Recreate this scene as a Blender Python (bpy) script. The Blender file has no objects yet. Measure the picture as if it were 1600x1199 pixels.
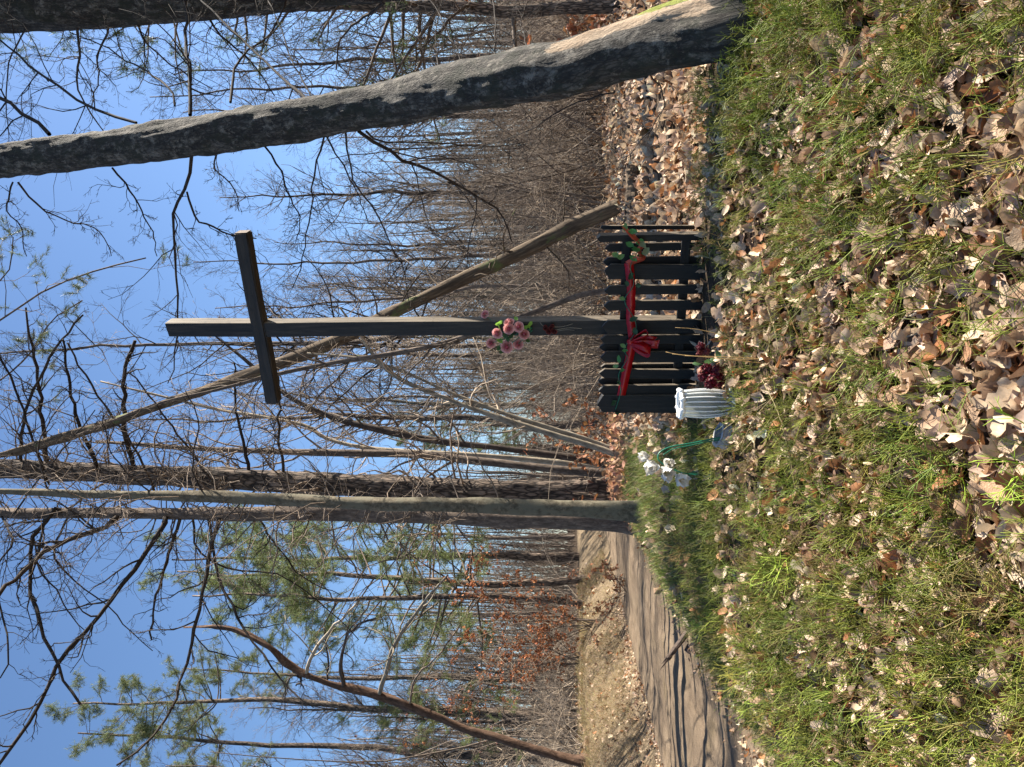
import bpy, bmesh, math, random
import numpy as np
from mathutils import Vector, Matrix

random.seed(11)
rng = np.random.default_rng(11)
scene = bpy.context.scene
COL = scene.collection
R = math.radians

# ------------------------------------------------------------------ camera
CAMZ = 1.30
PITCH = math.atan2(90, 1156)
FPX = 1156.0
cam_d = bpy.data.cameras.new("camera")
cam = bpy.data.objects.new("camera", cam_d)
COL.objects.link(cam)
scene.camera = cam
cam_d.sensor_fit = 'HORIZONTAL'
cam_d.sensor_width = 36.0
cam_d.lens = 36.0 * FPX / 1600.0
cam_d.clip_start = 0.05
cam_d.clip_end = 600
fw = Vector((0, math.cos(PITCH), math.sin(PITCH)))
up = Vector((0, -math.sin(PITCH), math.cos(PITCH)))
rt = Vector((1, 0, 0))
# the photograph was taken with the phone upright but is stored lying on its side:
# picture-right is world-down, picture-up is world-right
m3 = Matrix((-up, rt, -fw)).transposed()
cam.matrix_world = Matrix.Translation((0, 0, CAMZ)) @ m3.to_4x4()

# ------------------------------------------------------------------ light
SUN_AZ = R(70)      # from +Y towards +X
SUN_EL = R(41)
sun_dir = Vector((math.sin(SUN_AZ) * math.cos(SUN_EL), math.cos(SUN_AZ) * math.cos(SUN_EL), math.sin(SUN_EL)))
world = bpy.data.worlds.new("World")
scene.world = world
world.use_nodes = True
wn = world.node_tree
for n in list(wn.nodes):
    wn.nodes.remove(n)
wo = wn.nodes.new('ShaderNodeOutputWorld')
bg = wn.nodes.new('ShaderNodeBackground')
sky = wn.nodes.new('ShaderNodeTexSky')
sky.sky_type = 'NISHITA'
sky.sun_disc = False
sky.sun_elevation = SUN_EL
sky.sun_rotation = SUN_AZ
sky.altitude = 200
sky.air_density = 1.1
sky.dust_density = 0.6
sky.ozone_density = 6.0
bg.inputs['Strength'].default_value = 0.066
wn.links.new(sky.outputs[0], bg.inputs[0])
wn.links.new(bg.outputs[0], wo.inputs[0])
sd = bpy.data.lights.new("sun", 'SUN')
sd.energy = 5.0
sd.angle = R(0.5)
sd.color = (1.0, 0.93, 0.82)
so = bpy.data.objects.new("sun", sd)
COL.objects.link(so)
so.location = sun_dir * 50
so.rotation_euler = (-sun_dir).to_track_quat('-Z', 'Y').to_euler()
scene.view_settings.view_transform = 'Standard'
scene.view_settings.look = 'None'
scene.view_settings.gamma = 1.0
scene.view_settings.use_curve_mapping = False
scene.view_settings.exposure = 1.58
scene.cycles.max_bounces = 6
scene.cycles.diffuse_bounces = 3
scene.cycles.transparent_max_bounces = 8


# ------------------------------------------------------------------ tags
def tag(o, label=None, cat=None, group=None, kind=None):
    if label: o['label'] = label
    if cat: o['category'] = cat
    if group: o['group'] = group
    if kind: o['kind'] = kind
    return o


def empty(name, loc=(0, 0, 0), rz=0.0):
    o = bpy.data.objects.new(name, None)
    COL.objects.link(o)
    o.location = loc
    o.rotation_euler = (0, 0, rz)
    o.empty_display_size = 0.2
    return o


def thing(name, label, cat, loc=(0, 0, 0), rz=0.0, group=None):
    return tag(empty(name, loc, rz), label, cat, group)


def dup(root, loc, rz, scale, label=None, group=None):
    r = root.copy()
    COL.objects.link(r)
    r.location = loc
    r.rotation_euler = (0, 0, rz)
    r.scale = (scale, scale, scale)
    if label: r['label'] = label
    if group: r['group'] = group
    for ch in list(root.children):
        c = ch.copy()
        COL.objects.link(c)
        c.parent = r
        for g in ch.children:
            d = g.copy()
            COL.objects.link(d)
            d.parent = c
    return r


# ------------------------------------------------------------------ pixels of the photograph to places
def ray(px, py):
    a = (599.5 - py) / FPX
    b = (800 - px) / FPX
    return np.array((a, math.cos(PITCH) - b * math.sin(PITCH), math.sin(PITCH) + b * math.cos(PITCH)))


C0 = np.array((0, 0, CAMZ))


def P(px, py, Y):
    d = ray(px, py)
    return C0 + d * (Y / d[1])


def on_plane(px, py, p0, n):
    d = ray(px, py)
    return C0 + d * (np.dot(np.asarray(p0) - C0, n) / np.dot(d, n))


# ------------------------------------------------------------------ terrain
_ph = rng.uniform(0, 6.28, 64)
_kx = rng.normal(0, 1, 64)
_ky = rng.normal(0, 1, 64)


def wavy(x, y, freq, n0=0, n=10):
    s = 0
    for i in range(n0, n0 + n):
        s = s + np.sin(_kx[i] * freq * x + _ky[i] * freq * y + _ph[i])
    return s / math.sqrt(n)


def sstep(a, b, v):
    t = np.clip((v - a) / (b - a), 0, 1)
    return t * t * (3 - 2 * t)


def road_x(y):
    return -3.60 - 0.015 * (y - 5) + 0.006 * np.clip(y - 17, 0, 60) ** 1.6


ROAD_Z = -1.22 + CAMZ


def base_z(x, y):
    zs = np.interp(y, [-10, 0, 1, 1.7, 2.5, 3.0, 3.6, 5, 8, 12, 25, 45, 120, 260],
                   [-1.5, -1.28, -1.10, -0.98, -0.84, -0.735, -0.665, -0.63, -0.60, -0.57, -0.45, -0.1, 3.5, 9.0]) + CAMZ
    zs = zs + 0.02 * wavy(x, y, 2.2) + 0.014 * wavy(x, y, 6.0, 12)
    # a low lip at the right, where the flat litter meets the slope
    zs = zs + 0.03 * wavy(x, y, 0.7, 24)
    d = x - road_x(y)
    edge = 1.36 + 0.07 * wavy(x * 0, y, 2.0, 30)
    zr = ROAD_Z - 0.05
    near = sstep(edge - 0.08, edge + 1.15, d)
    bank_top = -0.33 + CAMZ + 0.05 * wavy(x, y, 1.5, 40) + 0.02 * np.clip(-d - 3, 0, 50)
    far = sstep(edge - 0.1, edge + 1.5, -d)
    z = zr + (zs - zr) * near
    z = np.where(d < 0, zr + (bank_top - zr) * far, z)
    return z


def gz(x, y):
    return float(base_z(np.array([x], float), np.array([y], float))[0])


def G(px, py, y0=1.0, y1=60):
    """where the line of sight through a pixel meets the ground"""
    d = ray(px, py)
    t = np.linspace(y0, y1, 6000) / d[1]
    p = C0[None] + d[None] * t[:, None]
    below = p[:, 2] < base_z(p[:, 0], p[:, 1])
    i = int(np.argmax(below)) if below.any() else len(t) - 1
    return p[i]


# ------------------------------------------------------------------ materials
def new_mat(name):
    m = bpy.data.materials.new(name)
    m.use_nodes = True
    nt = m.node_tree
    for n in list(nt.nodes):
        nt.nodes.remove(n)
    out = nt.nodes.new('ShaderNodeOutputMaterial')
    b = nt.nodes.new('ShaderNodeBsdfPrincipled')
    nt.links.new(b.outputs[0], out.inputs[0])
    return m, nt, b, out


def N(nt, t, **kw):
    n = nt.nodes.new(t)
    for k, v in kw.items():
        if k in n.inputs.keys():
            n.inputs[k].default_value = v
        else:
            setattr(n, k, v)
    return n


def ramp(nt, fac, stops):
    r = nt.nodes.new('ShaderNodeValToRGB')
    els = r.color_ramp.elements
    while len(els) > 1:
        els.remove(els[-1])
    els[0].position = stops[0][0]
    els[0].color = (*stops[0][1], 1)
    for p, c in stops[1:]:
        e = els.new(p)
        e.color = (*c, 1)
    nt.links.new(fac, r.inputs[0])
    return r.outputs[0]


def mapped(nt, attr=None, scale=(1, 1, 1)):
    if attr:
        a = N(nt, 'ShaderNodeAttribute', attribute_name=attr)
        v = a.outputs['Vector']
    else:
        v = N(nt, 'ShaderNodeTexCoord').outputs['Object']
    mp = nt.nodes.new('ShaderNodeMapping')
    mp.inputs['Scale'].default_value = scale
    nt.links.new(v, mp.inputs['Vector'])
    return mp.outputs[0]


def noise(nt, vec, scale, detail=5, rough=0.6):
    n = N(nt, 'ShaderNodeTexNoise')
    n.inputs['Scale'].default_value = scale
    n.inputs['Detail'].default_value = detail
    n.inputs['Roughness'].default_value = rough
    nt.links.new(vec, n.inputs['Vector'])
    return n.outputs['Fac']


def voro(nt, vec, scale, feature='F1'):
    n = N(nt, 'ShaderNodeTexVoronoi', feature=feature)
    n.inputs['Scale'].default_value = scale
    nt.links.new(vec, n.inputs['Vector'])
    return n.outputs['Distance']


def mixc(nt, fac, a, b, mode='MIX'):
    m = N(nt, 'ShaderNodeMix', data_type='RGBA', blend_type=mode)
    for sock, v in ((m.inputs[0], fac), (m.inputs[6], a), (m.inputs[7], b)):
        if hasattr(v, 'is_linked'):
            nt.links.new(v, sock)
        elif isinstance(v, (int, float)):
            sock.default_value = v
        else:
            sock.default_value = (*v, 1)
    return m.outputs[2]


def math_n(nt, op, a, b=None, clamp=False):
    m = N(nt, 'ShaderNodeMath', operation=op, use_clamp=clamp)
    for s, v in ((m.inputs[0], a), (m.inputs[1], b)):
        if v is None: continue
        if hasattr(v, 'is_linked'):
            nt.links.new(v, s)
        else:
            s.default_value = v
    return m.outputs[0]


def bump(nt, b, h, strength=0.6, dist=0.01):
    n = N(nt, 'ShaderNodeBump')
    n.inputs['Strength'].default_value = strength
    n.inputs['Distance'].default_value = dist
    nt.links.new(h, n.inputs['Height'])
    nt.links.new(n.outputs[0], b.inputs['Normal'])


M = {}


def cracked(nt, v, n1, scale, amount):
    """noise with irregular furrows: the cells are bent by noise so that no net shows"""
    nz = N(nt, 'ShaderNodeTexNoise')
    nz.inputs['Scale'].default_value = scale * 0.45
    nz.inputs['Detail'].default_value = 4
    nt.links.new(v, nz.inputs['Vector'])
    va = N(nt, 'ShaderNodeVectorMath', operation='MULTIPLY_ADD')
    nt.links.new(nz.outputs['Color'], va.inputs[0])
    va.inputs[1].default_value = (2.2 / scale,) * 3
    nt.links.new(v, va.inputs[2])
    w = voro(nt, va.outputs[0], scale, 'DISTANCE_TO_EDGE')
    k = math_n(nt, 'MINIMUM', math_n(nt, 'MULTIPLY', w, 5.0), 1.0)
    k = math_n(nt, 'ADD', math_n(nt, 'MULTIPLY', k, amount), 1.0 - amount)
    return math_n(nt, 'MULTIPLY', k, n1)


def bark(name, dark, mid, light, scale=14, stretch=0.25, rough=0.9, lichen=None, lich_pos=0.58, moss=None, bdist=0.012, bstr=0.9, crack=0.25):
    m, nt, b, out = new_mat(name)
    v = mapped(nt, 'bk', (1, 1, stretch))
    v1 = mapped(nt, 'bk', (1, 1, 0.6))
    n1 = noise(nt, v, scale, 6, 0.65)
    f = cracked(nt, v, n1, scale * 1.5, crack)
    c = ramp(nt, f, [(0.22, dark), (0.45, mid), (0.68, light)])
    nl = noise(nt, mapped(nt, 'bk', (1, 1, 0.02)), 0.8, 1, 0.5)
    oi = N(nt, 'ShaderNodeObjectInfo')
    k = math_n(nt, 'ADD', nl, math_n(nt, 'MULTIPLY', oi.outputs['Random'], 0.35))
    c = mixc(nt, 1.0, c, ramp(nt, k, [(0.35, (0.55, 0.53, 0.52)), (0.62, (0.95, 0.95, 0.95)), (0.95, (1.55, 1.5, 1.42))]), 'MULTIPLY')
    if lichen:
        n2 = noise(nt, v1, 7, 6, 0.7)
        c = mixc(nt, ramp(nt, n2, [(lich_pos - 0.06, (0, 0, 0)), (lich_pos + 0.05, (1, 1, 1))]), c, lichen)
    if moss:
        n3 = noise(nt, v1, 4.0, 5, 0.6)
        c = mixc(nt, ramp(nt, n3, [(0.58, (0, 0, 0)), (0.66, (1, 1, 1))]), c, moss)
    nt.links.new(c, b.inputs['Base Color'])
    b.inputs['Roughness'].default_value = rough
    b.inputs['Specular IOR Level'].default_value = 0.25
    bump(nt, b, f, bstr, bdist)
    M[name] = m
    return m


bark('bark_pine', (0.03, 0.024, 0.02), (0.13, 0.098, 0.075), (0.27, 0.21, 0.165), 18, 0.22, bdist=0.02, crack=0.65)
bark('bark_orange', (0.085, 0.05, 0.033), (0.19, 0.115, 0.075), (0.30, 0.195, 0.135), 16, 0.35, crack=0.3)
bark('bark_grey', (0.025, 0.021, 0.015), (0.07, 0.06, 0.042), (0.15, 0.13, 0.095), 30, 0.8, lichen=(0.15, 0.135, 0.095), lich_pos=.53, bdist=0.004, crack=0.1)
bark('bark_brown', (0.045, 0.034, 0.027), (0.11, 0.085, 0.068), (0.21, 0.165, 0.13), 24, 0.3, bdist=0.006)
bark('bark_pale', (0.12, 0.10, 0.075), (0.28, 0.235, 0.175), (0.44, 0.38, 0.29), 30, 0.25, bdist=0.004)
bark('bark_dead', (0.035, 0.025, 0.017), (0.095, 0.068, 0.044), (0.19, 0.14, 0.09), 26, 0.12, moss=(0.12, 0.14, 0.05), bdist=0.006)
bark('twig_dark', (0.018, 0.014, 0.012), (0.042, 0.033, 0.027), (0.08, 0.063, 0.051), 40, 0.3, bdist=0.002)
bark('twig_brown', (0.08, 0.061, 0.048), (0.165, 0.13, 0.102), (0.275, 0.22, 0.175), 40, 0.3, bdist=0.002)
bark('twig_tan', (0.16, 0.127, 0.097), (0.31, 0.25, 0.19), (0.48, 0.395, 0.305), 40, 0.3, bdist=0.002)


def leaning_bark():
    m, nt, b, out = new_mat('bark_leaning')
    v = mapped(nt, 'bk', (1, 1, 0.3))
    v1 = mapped(nt, 'bk', (1, 1, 0.75))
    v2 = mapped(nt, 'bk', (1, 1, 0.35))
    n1 = noise(nt, v, 22, 7, 0.7)
    f = cracked(nt, v, n1, 60, 0.22)
    c = ramp(nt, f, [(0.26, (0.012, 0.010, 0.008)), (0.45, (0.042, 0.035, 0.027)), (0.64, (0.14, 0.12, 0.095))])
    n2 = noise(nt, v1, 15, 9, 0.8)
    c = mixc(nt, ramp(nt, n2, [(0.52, (0, 0, 0)), (0.60, (0.85, 0.85, 0.85))]), c, (0.22, 0.192, 0.152))
    n2b = noise(nt, v1, 8, 8, 0.75)
    c = mixc(nt, ramp(nt, n2b, [(0.50, (0, 0, 0)), (0.58, (0.8, 0.8, 0.8))]), c, (0.032, 0.032, 0.02))
    # bare tan patches and bright moss: carried as vertex weights
    a = N(nt, 'ShaderNodeAttribute', attribute_name='col')
    sp = N(nt, 'ShaderNodeSeparateColor')
    nt.links.new(a.outputs['Color'], sp.inputs[0])
    n4 = noise(nt, v2, 12, 6, 0.7)
    pf = math_n(nt, 'ADD', sp.outputs[0], math_n(nt, 'MULTIPLY', math_n(nt, 'SUBTRACT', n4, 0.5), 1.6))
    c = mixc(nt, ramp(nt, pf, [(0.5, (0, 0, 0)), (0.62, (1, 1, 1))]), c,
             ramp(nt, n1, [(0.3, (0.30, 0.20, 0.12)), (0.7, (0.45, 0.34, 0.23))]))
    mf = math_n(nt, 'ADD', sp.outputs[1], math_n(nt, 'MULTIPLY', math_n(nt, 'SUBTRACT', n4, 0.5), 1.5))
    c = mixc(nt, ramp(nt, mf, [(0.5, (0, 0, 0)), (0.6, (1, 1, 1))]), c, (0.22, 0.24, 0.035))
    nt.links.new(c, b.inputs['Base Color'])
    b.inputs['Roughness'].default_value = 0.85
    b.inputs['Specular IOR Level'].default_value = 0.3
    h = math_n(nt, 'ADD', f, math_n(nt, 'MULTIPLY', n2, 0.6))
    bump(nt, b, h, 1.0, 0.02)
    M['bark_leaning'] = m


leaning_bark()


def leafy(name, trans=0.35, rough=0.6, base=None, vary=0.25, spec=0.3):
    """colour from the 'col' attribute (or base), part of the light passes through"""
    m, nt, b, out = new_mat(name)
    if base is None:
        c = N(nt, 'ShaderNodeAttribute', attribute_name='col').outputs['Color']
    else:
        c = N(nt, 'ShaderNodeRGB')
        c.outputs[0].default_value = (*base, 1)
        c = c.outputs[0]
    v = mapped(nt)
    n1 = noise(nt, v, 60, 4, 0.7)
    lo, hi = 1 - vary, 1 + vary
    c = mixc(nt, 1.0, c, ramp(nt, n1, [(0.3, (lo, lo, lo)), (0.7, (hi, hi, hi))]), 'MULTIPLY')
    nt.links.new(c, b.inputs['Base Color'])
    b.inputs['Roughness'].default_value = rough
    b.inputs['Specular IOR Level'].default_value = spec
    if trans > 0:
        t = nt.nodes.new('ShaderNodeBsdfTranslucent')
        nt.links.new(c, t.inputs[0])
        mx = nt.nodes.new('ShaderNodeMixShader')
        mx.inputs[0].default_value = trans
        nt.links.new(b.outputs[0], mx.inputs[1])
        nt.links.new(t.outputs[0], mx.inputs[2])
        nt.links.new(mx.outputs[0], out.inputs[0])
    M[name] = m
    return m


leafy('litter', 0.22, 0.65)
leafy('greens', 0.35, 0.5)
leafy('needles', 0.3, 0.5)
leafy('drygrass', 0.3, 0.6)
leafy('petal', 0.3, 0.5, vary=0.12)
leafy('ribbon_red', 0.25, 0.28, (0.50, 0.006, 0.010), 0.08, 0.6)
leafy('ribbon_coral', 0.3, 0.3, (0.62, 0.10, 0.055), 0.2, 0.6)
leafy('plastic_green', 0.1, 0.35, (0.012, 0.17, 0.095), 0.2, 0.5)


def fallen_leaf_mat():
    m, nt, b, out = new_mat('fallen_leaf')
    oi = N(nt, 'ShaderNodeObjectInfo')
    c = ramp(nt, oi.outputs['Random'], [(0.0, (0.50, 0.36, 0.22)), (0.2, (0.62, 0.47, 0.31)), (0.4, (0.42, 0.25, 0.14)),
                                        (0.55, (0.56, 0.42, 0.29)), (0.7, (0.33, 0.13, 0.045)), (0.8, (0.60, 0.46, 0.32)), (1.0, (0.46, 0.31, 0.22))])
    v = mapped(nt)
    a = N(nt, 'ShaderNodeAttribute', attribute_name='col')   # veins
    n1 = noise(nt, v, 6, 6, 0.7)
    c = mixc(nt, 1.0, c, ramp(nt, n1, [(0.3, (0.72, 0.68, 0.64)), (0.65, (1.12, 1.1, 1.08))]), 'MULTIPLY')
    sp = N(nt, 'ShaderNodeSeparateXYZ')
    nt.links.new(v, sp.inputs[0])
    ax = math_n(nt, 'ABSOLUTE', sp.outputs[0])
    mid = math_n(nt, 'LESS_THAN', ax, 0.012)
    vv = math_n(nt, 'FRACT', math_n(nt, 'MULTIPLY', math_n(nt, 'SUBTRACT', sp.outputs[1], math_n(nt, 'MULTIPLY', ax, 0.9)), 9.0))
    vein = math_n(nt, 'LESS_THAN', vv, 0.12)
    vf = math_n(nt, 'MULTIPLY', math_n(nt, 'MAXIMUM', mid, vein), 0.35)
    c = mixc(nt, vf, c, (0.30, 0.20, 0.12))
    nt.links.new(c, b.inputs['Base Color'])
    b.inputs['Roughness'].default_value = 0.6
    b.inputs['Specular IOR Level'].default_value = 0.3
    bump(nt, b, math_n(nt, 'ADD', n1, math_n(nt, 'MULTIPLY', vein, -0.3)), 0.5, 0.05)
    t = nt.nodes.new('ShaderNodeBsdfTranslucent')
    nt.links.new(c, t.inputs[0])
    mx = nt.nodes.new('ShaderNodeMixShader')
    mx.inputs[0].default_value = 0.22
    nt.links.new(b.outputs[0], mx.inputs[1])
    nt.links.new(t.outputs[0], mx.inputs[2])
    nt.links.new(mx.outputs[0], out.inputs[0])
    M['fallen_leaf'] = m


fallen_leaf_mat()


def ground_mat():
    m, nt, b, out = new_mat('forest_floor')
    v = mapped(nt)
    n1 = noise(nt, v, 9, 8, 0.7)
    n2 = noise(nt, v, 45, 5, 0.7)
    w = voro(nt, v, 28)
    c = ramp(nt, n1, [(0.3, (0.028, 0.021, 0.015)), (0.5, (0.06, 0.044, 0.03)), (0.7, (0.105, 0.075, 0.05))])
    c2 = ramp(nt, n2, [(0.35, (0.03, 0.02, 0.014)), (0.55, (0.13, 0.088, 0.055)), (0.7, (0.24, 0.165, 0.11))])
    c = mixc(nt, ramp(nt, w, [(0.2, (0.75, 0.75, 0.75)), (0.55, (0.1, 0.1, 0.1))]), c, c2)
    at = N(nt, 'ShaderNodeAttribute', attribute_name='col')
    sp = N(nt, 'ShaderNodeSeparateColor')
    nt.links.new(at.outputs['Color'], sp.inputs[0])
    sand = ramp(nt, n1, [(0.3, (0.10, 0.072, 0.046)), (0.5, (0.18, 0.135, 0.085)), (0.7, (0.27, 0.205, 0.135))])
    c = mixc(nt, sp.outputs[0], c, sand)
    nt.links.new(c, b.inputs['Base Color'])
    b.inputs['Roughness'].default_value = 0.95
    b.inputs['Specular IOR Level'].default_value = 0.1
    bump(nt, b, math_n(nt, 'ADD', n2, w), 0.8, 0.03)
    M['forest_floor'] = m

    m, nt, b, out = new_mat('sandy_road')
    v = mapped(nt)
    vs = mapped(nt, None, (1, 0.25, 1))
    n1 = noise(nt, vs, 5, 7, 0.65)
    n2 = noise(nt, v, 70, 5, 0.7)
    n3 = noise(nt, v, 2.2, 5, 0.6)
    c = ramp(nt, n1, [(0.3, (0.115, 0.080, 0.051)), (0.5, (0.185, 0.134, 0.086)), (0.7, (0.255, 0.19, 0.125))])
    c = mixc(nt, ramp(nt, n2, [(0.47, (0, 0, 0)), (0.62, (0.75, 0.75, 0.75))]), c, (0.085, 0.062, 0.043))
    n5 = noise(nt, v, 160, 3, 0.8)
    c = mixc(nt, ramp(nt, n5, [(0.58, (0, 0, 0)), (0.66, (0.8, 0.8, 0.8))]), c, (0.33, 0.28, 0.22))
    c = mixc(nt, ramp(nt, n3, [(0.55, (0, 0, 0)), (0.7, (0.6, 0.6, 0.6))]), c, (0.14, 0.105, 0.06))
    nt.links.new(c, b.inputs['Base Color'])
    b.inputs['Roughness'].default_value = 0.95
    b.inputs['Specular IOR Level'].default_value = 0.15
    bump(nt, b, math_n(nt, 'ADD', n2, n1), 0.7, 0.02)
    M['sandy_road'] = m


ground_mat()


def wood_mat(name, dark, mid, light, rough=0.55, spec=0.5, axis=(7, 7, 0.6)):
    m, nt, b, out = new_mat(name)
    v = mapped(nt, None, axis)
    n1 = noise(nt, v, 9, 7, 0.65)
    n2 = noise(nt, mapped(nt), 18, 5, 0.7)
    c = ramp(nt, n1, [(0.3, dark), (0.52, mid), (0.74, light)])
    c = mixc(nt, ramp(nt, n2, [(0.58, (0, 0, 0)), (0.72, (0.6, 0.6, 0.6))]), c, tuple(x * 0.45 for x in dark))
    nt.links.new(c, b.inputs['Base Color'])
    b.inputs['Roughness'].default_value = rough
    b.inputs['Specular IOR Level'].default_value = spec
    bump(nt, b, n1, 0.7, 0.004)
    M[name] = m


wood_mat('wood_cross', (0.010, 0.009, 0.0075), (0.022, 0.018, 0.0145), (0.05, 0.041, 0.032), 0.55, 0.35)
wood_mat('wood_sunlit', (0.055, 0.043, 0.031), (0.14, 0.112, 0.08), (0.23, 0.188, 0.135), 0.7, 0.3)  # paler copy of the dark wood: painted-in sun on post and picket sides
wood_mat('wood_sunlit_beam', (0.09, 0.062, 0.043), (0.16, 0.115, 0.08), (0.25, 0.19, 0.14), 0.7, 0.3, (0.6, 7, 7))  # same painted-in sun for the beam's ends and top
wood_mat('wood_beam', (0.012, 0.010, 0.008), (0.026, 0.021, 0.016), (0.055, 0.043, 0.032), 0.55, 0.35, (0.6, 7, 7))
wood_mat('wood_fence', (0.005, 0.0048, 0.0045), (0.010, 0.0095, 0.009), (0.026, 0.023, 0.02), 0.55, 0.3)
wood_mat('wood_bare', (0.25, 0.19, 0.125), (0.40, 0.31, 0.21), (0.52, 0.42, 0.29), 0.7, 0.3)
wood_mat('wood_rail', (0.005, 0.0048, 0.0045), (0.010, 0.009, 0.008), (0.022, 0.019, 0.016), 0.55, 0.3, (0.6, 7, 7))
wood_mat('wood_log', (0.03, 0.02, 0.015), (0.075, 0.05, 0.037), (0.14, 0.10, 0.07), 0.75, 0.3, (0.8, 9, 9))


def glass_mats():
    m, nt, b, out = new_mat('frosted_glass')
    v = mapped(nt)
    n = noise(nt, v, 14, 4, 0.6)
    c = ramp(nt, n, [(0.35, (0.40, 0.42, 0.39)), (0.7, (0.62, 0.63, 0.58))])
    nt.links.new(c, b.inputs['Base Color'])
    b.inputs['Roughness'].default_value = 0.28
    b.inputs['Transmission Weight'].default_value = 0.35
    t = nt.nodes.new('ShaderNodeBsdfTranslucent')
    nt.links.new(c, t.inputs[0])
    mx = nt.nodes.new('ShaderNodeMixShader')
    mx.inputs[0].default_value = 0.3
    nt.links.new(b.outputs[0], mx.inputs[1])
    nt.links.new(t.outputs[0], mx.inputs[2])
    nt.links.new(mx.outputs[0], out.inputs[0])
    M['frosted_glass'] = m
    m, nt, b, out = new_mat('white_glass')
    b.inputs['Base Color'].default_value = (0.86, 0.86, 0.83, 1)
    b.inputs['Roughness'].default_value = 0.22
    M['white_glass'] = m
    m, nt, b, out = new_mat('blue_glass')
    b.inputs['Base Color'].default_value = (0.42, 0.52, 0.54, 1)
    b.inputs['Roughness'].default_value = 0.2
    b.inputs['Transmission Weight'].default_value = 0.5
    M['blue_glass'] = m
    m, nt, b, out = new_mat('grey_plastic')
    n = noise(nt, mapped(nt), 30, 5, 0.7)
    c = ramp(nt, n, [(0.35, (0.26, 0.255, 0.25)), (0.65, (0.50, 0.49, 0.48))])
    nt.links.new(c, b.inputs['Base Color'])
    b.inputs['Roughness'].default_value = 0.4
    b.inputs['Transmission Weight'].default_value = 0.15
    M['grey_plastic'] = m


glass_mats()


# ------------------------------------------------------------------ geometry
def link_mesh(name, me, mat, parent=None):
    o = bpy.data.objects.new(name, me)
    COL.objects.link(o)
    if mat is not None:
        me.materials.append(M[mat])
    if parent is not None:
        o.parent = parent
    return o


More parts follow.
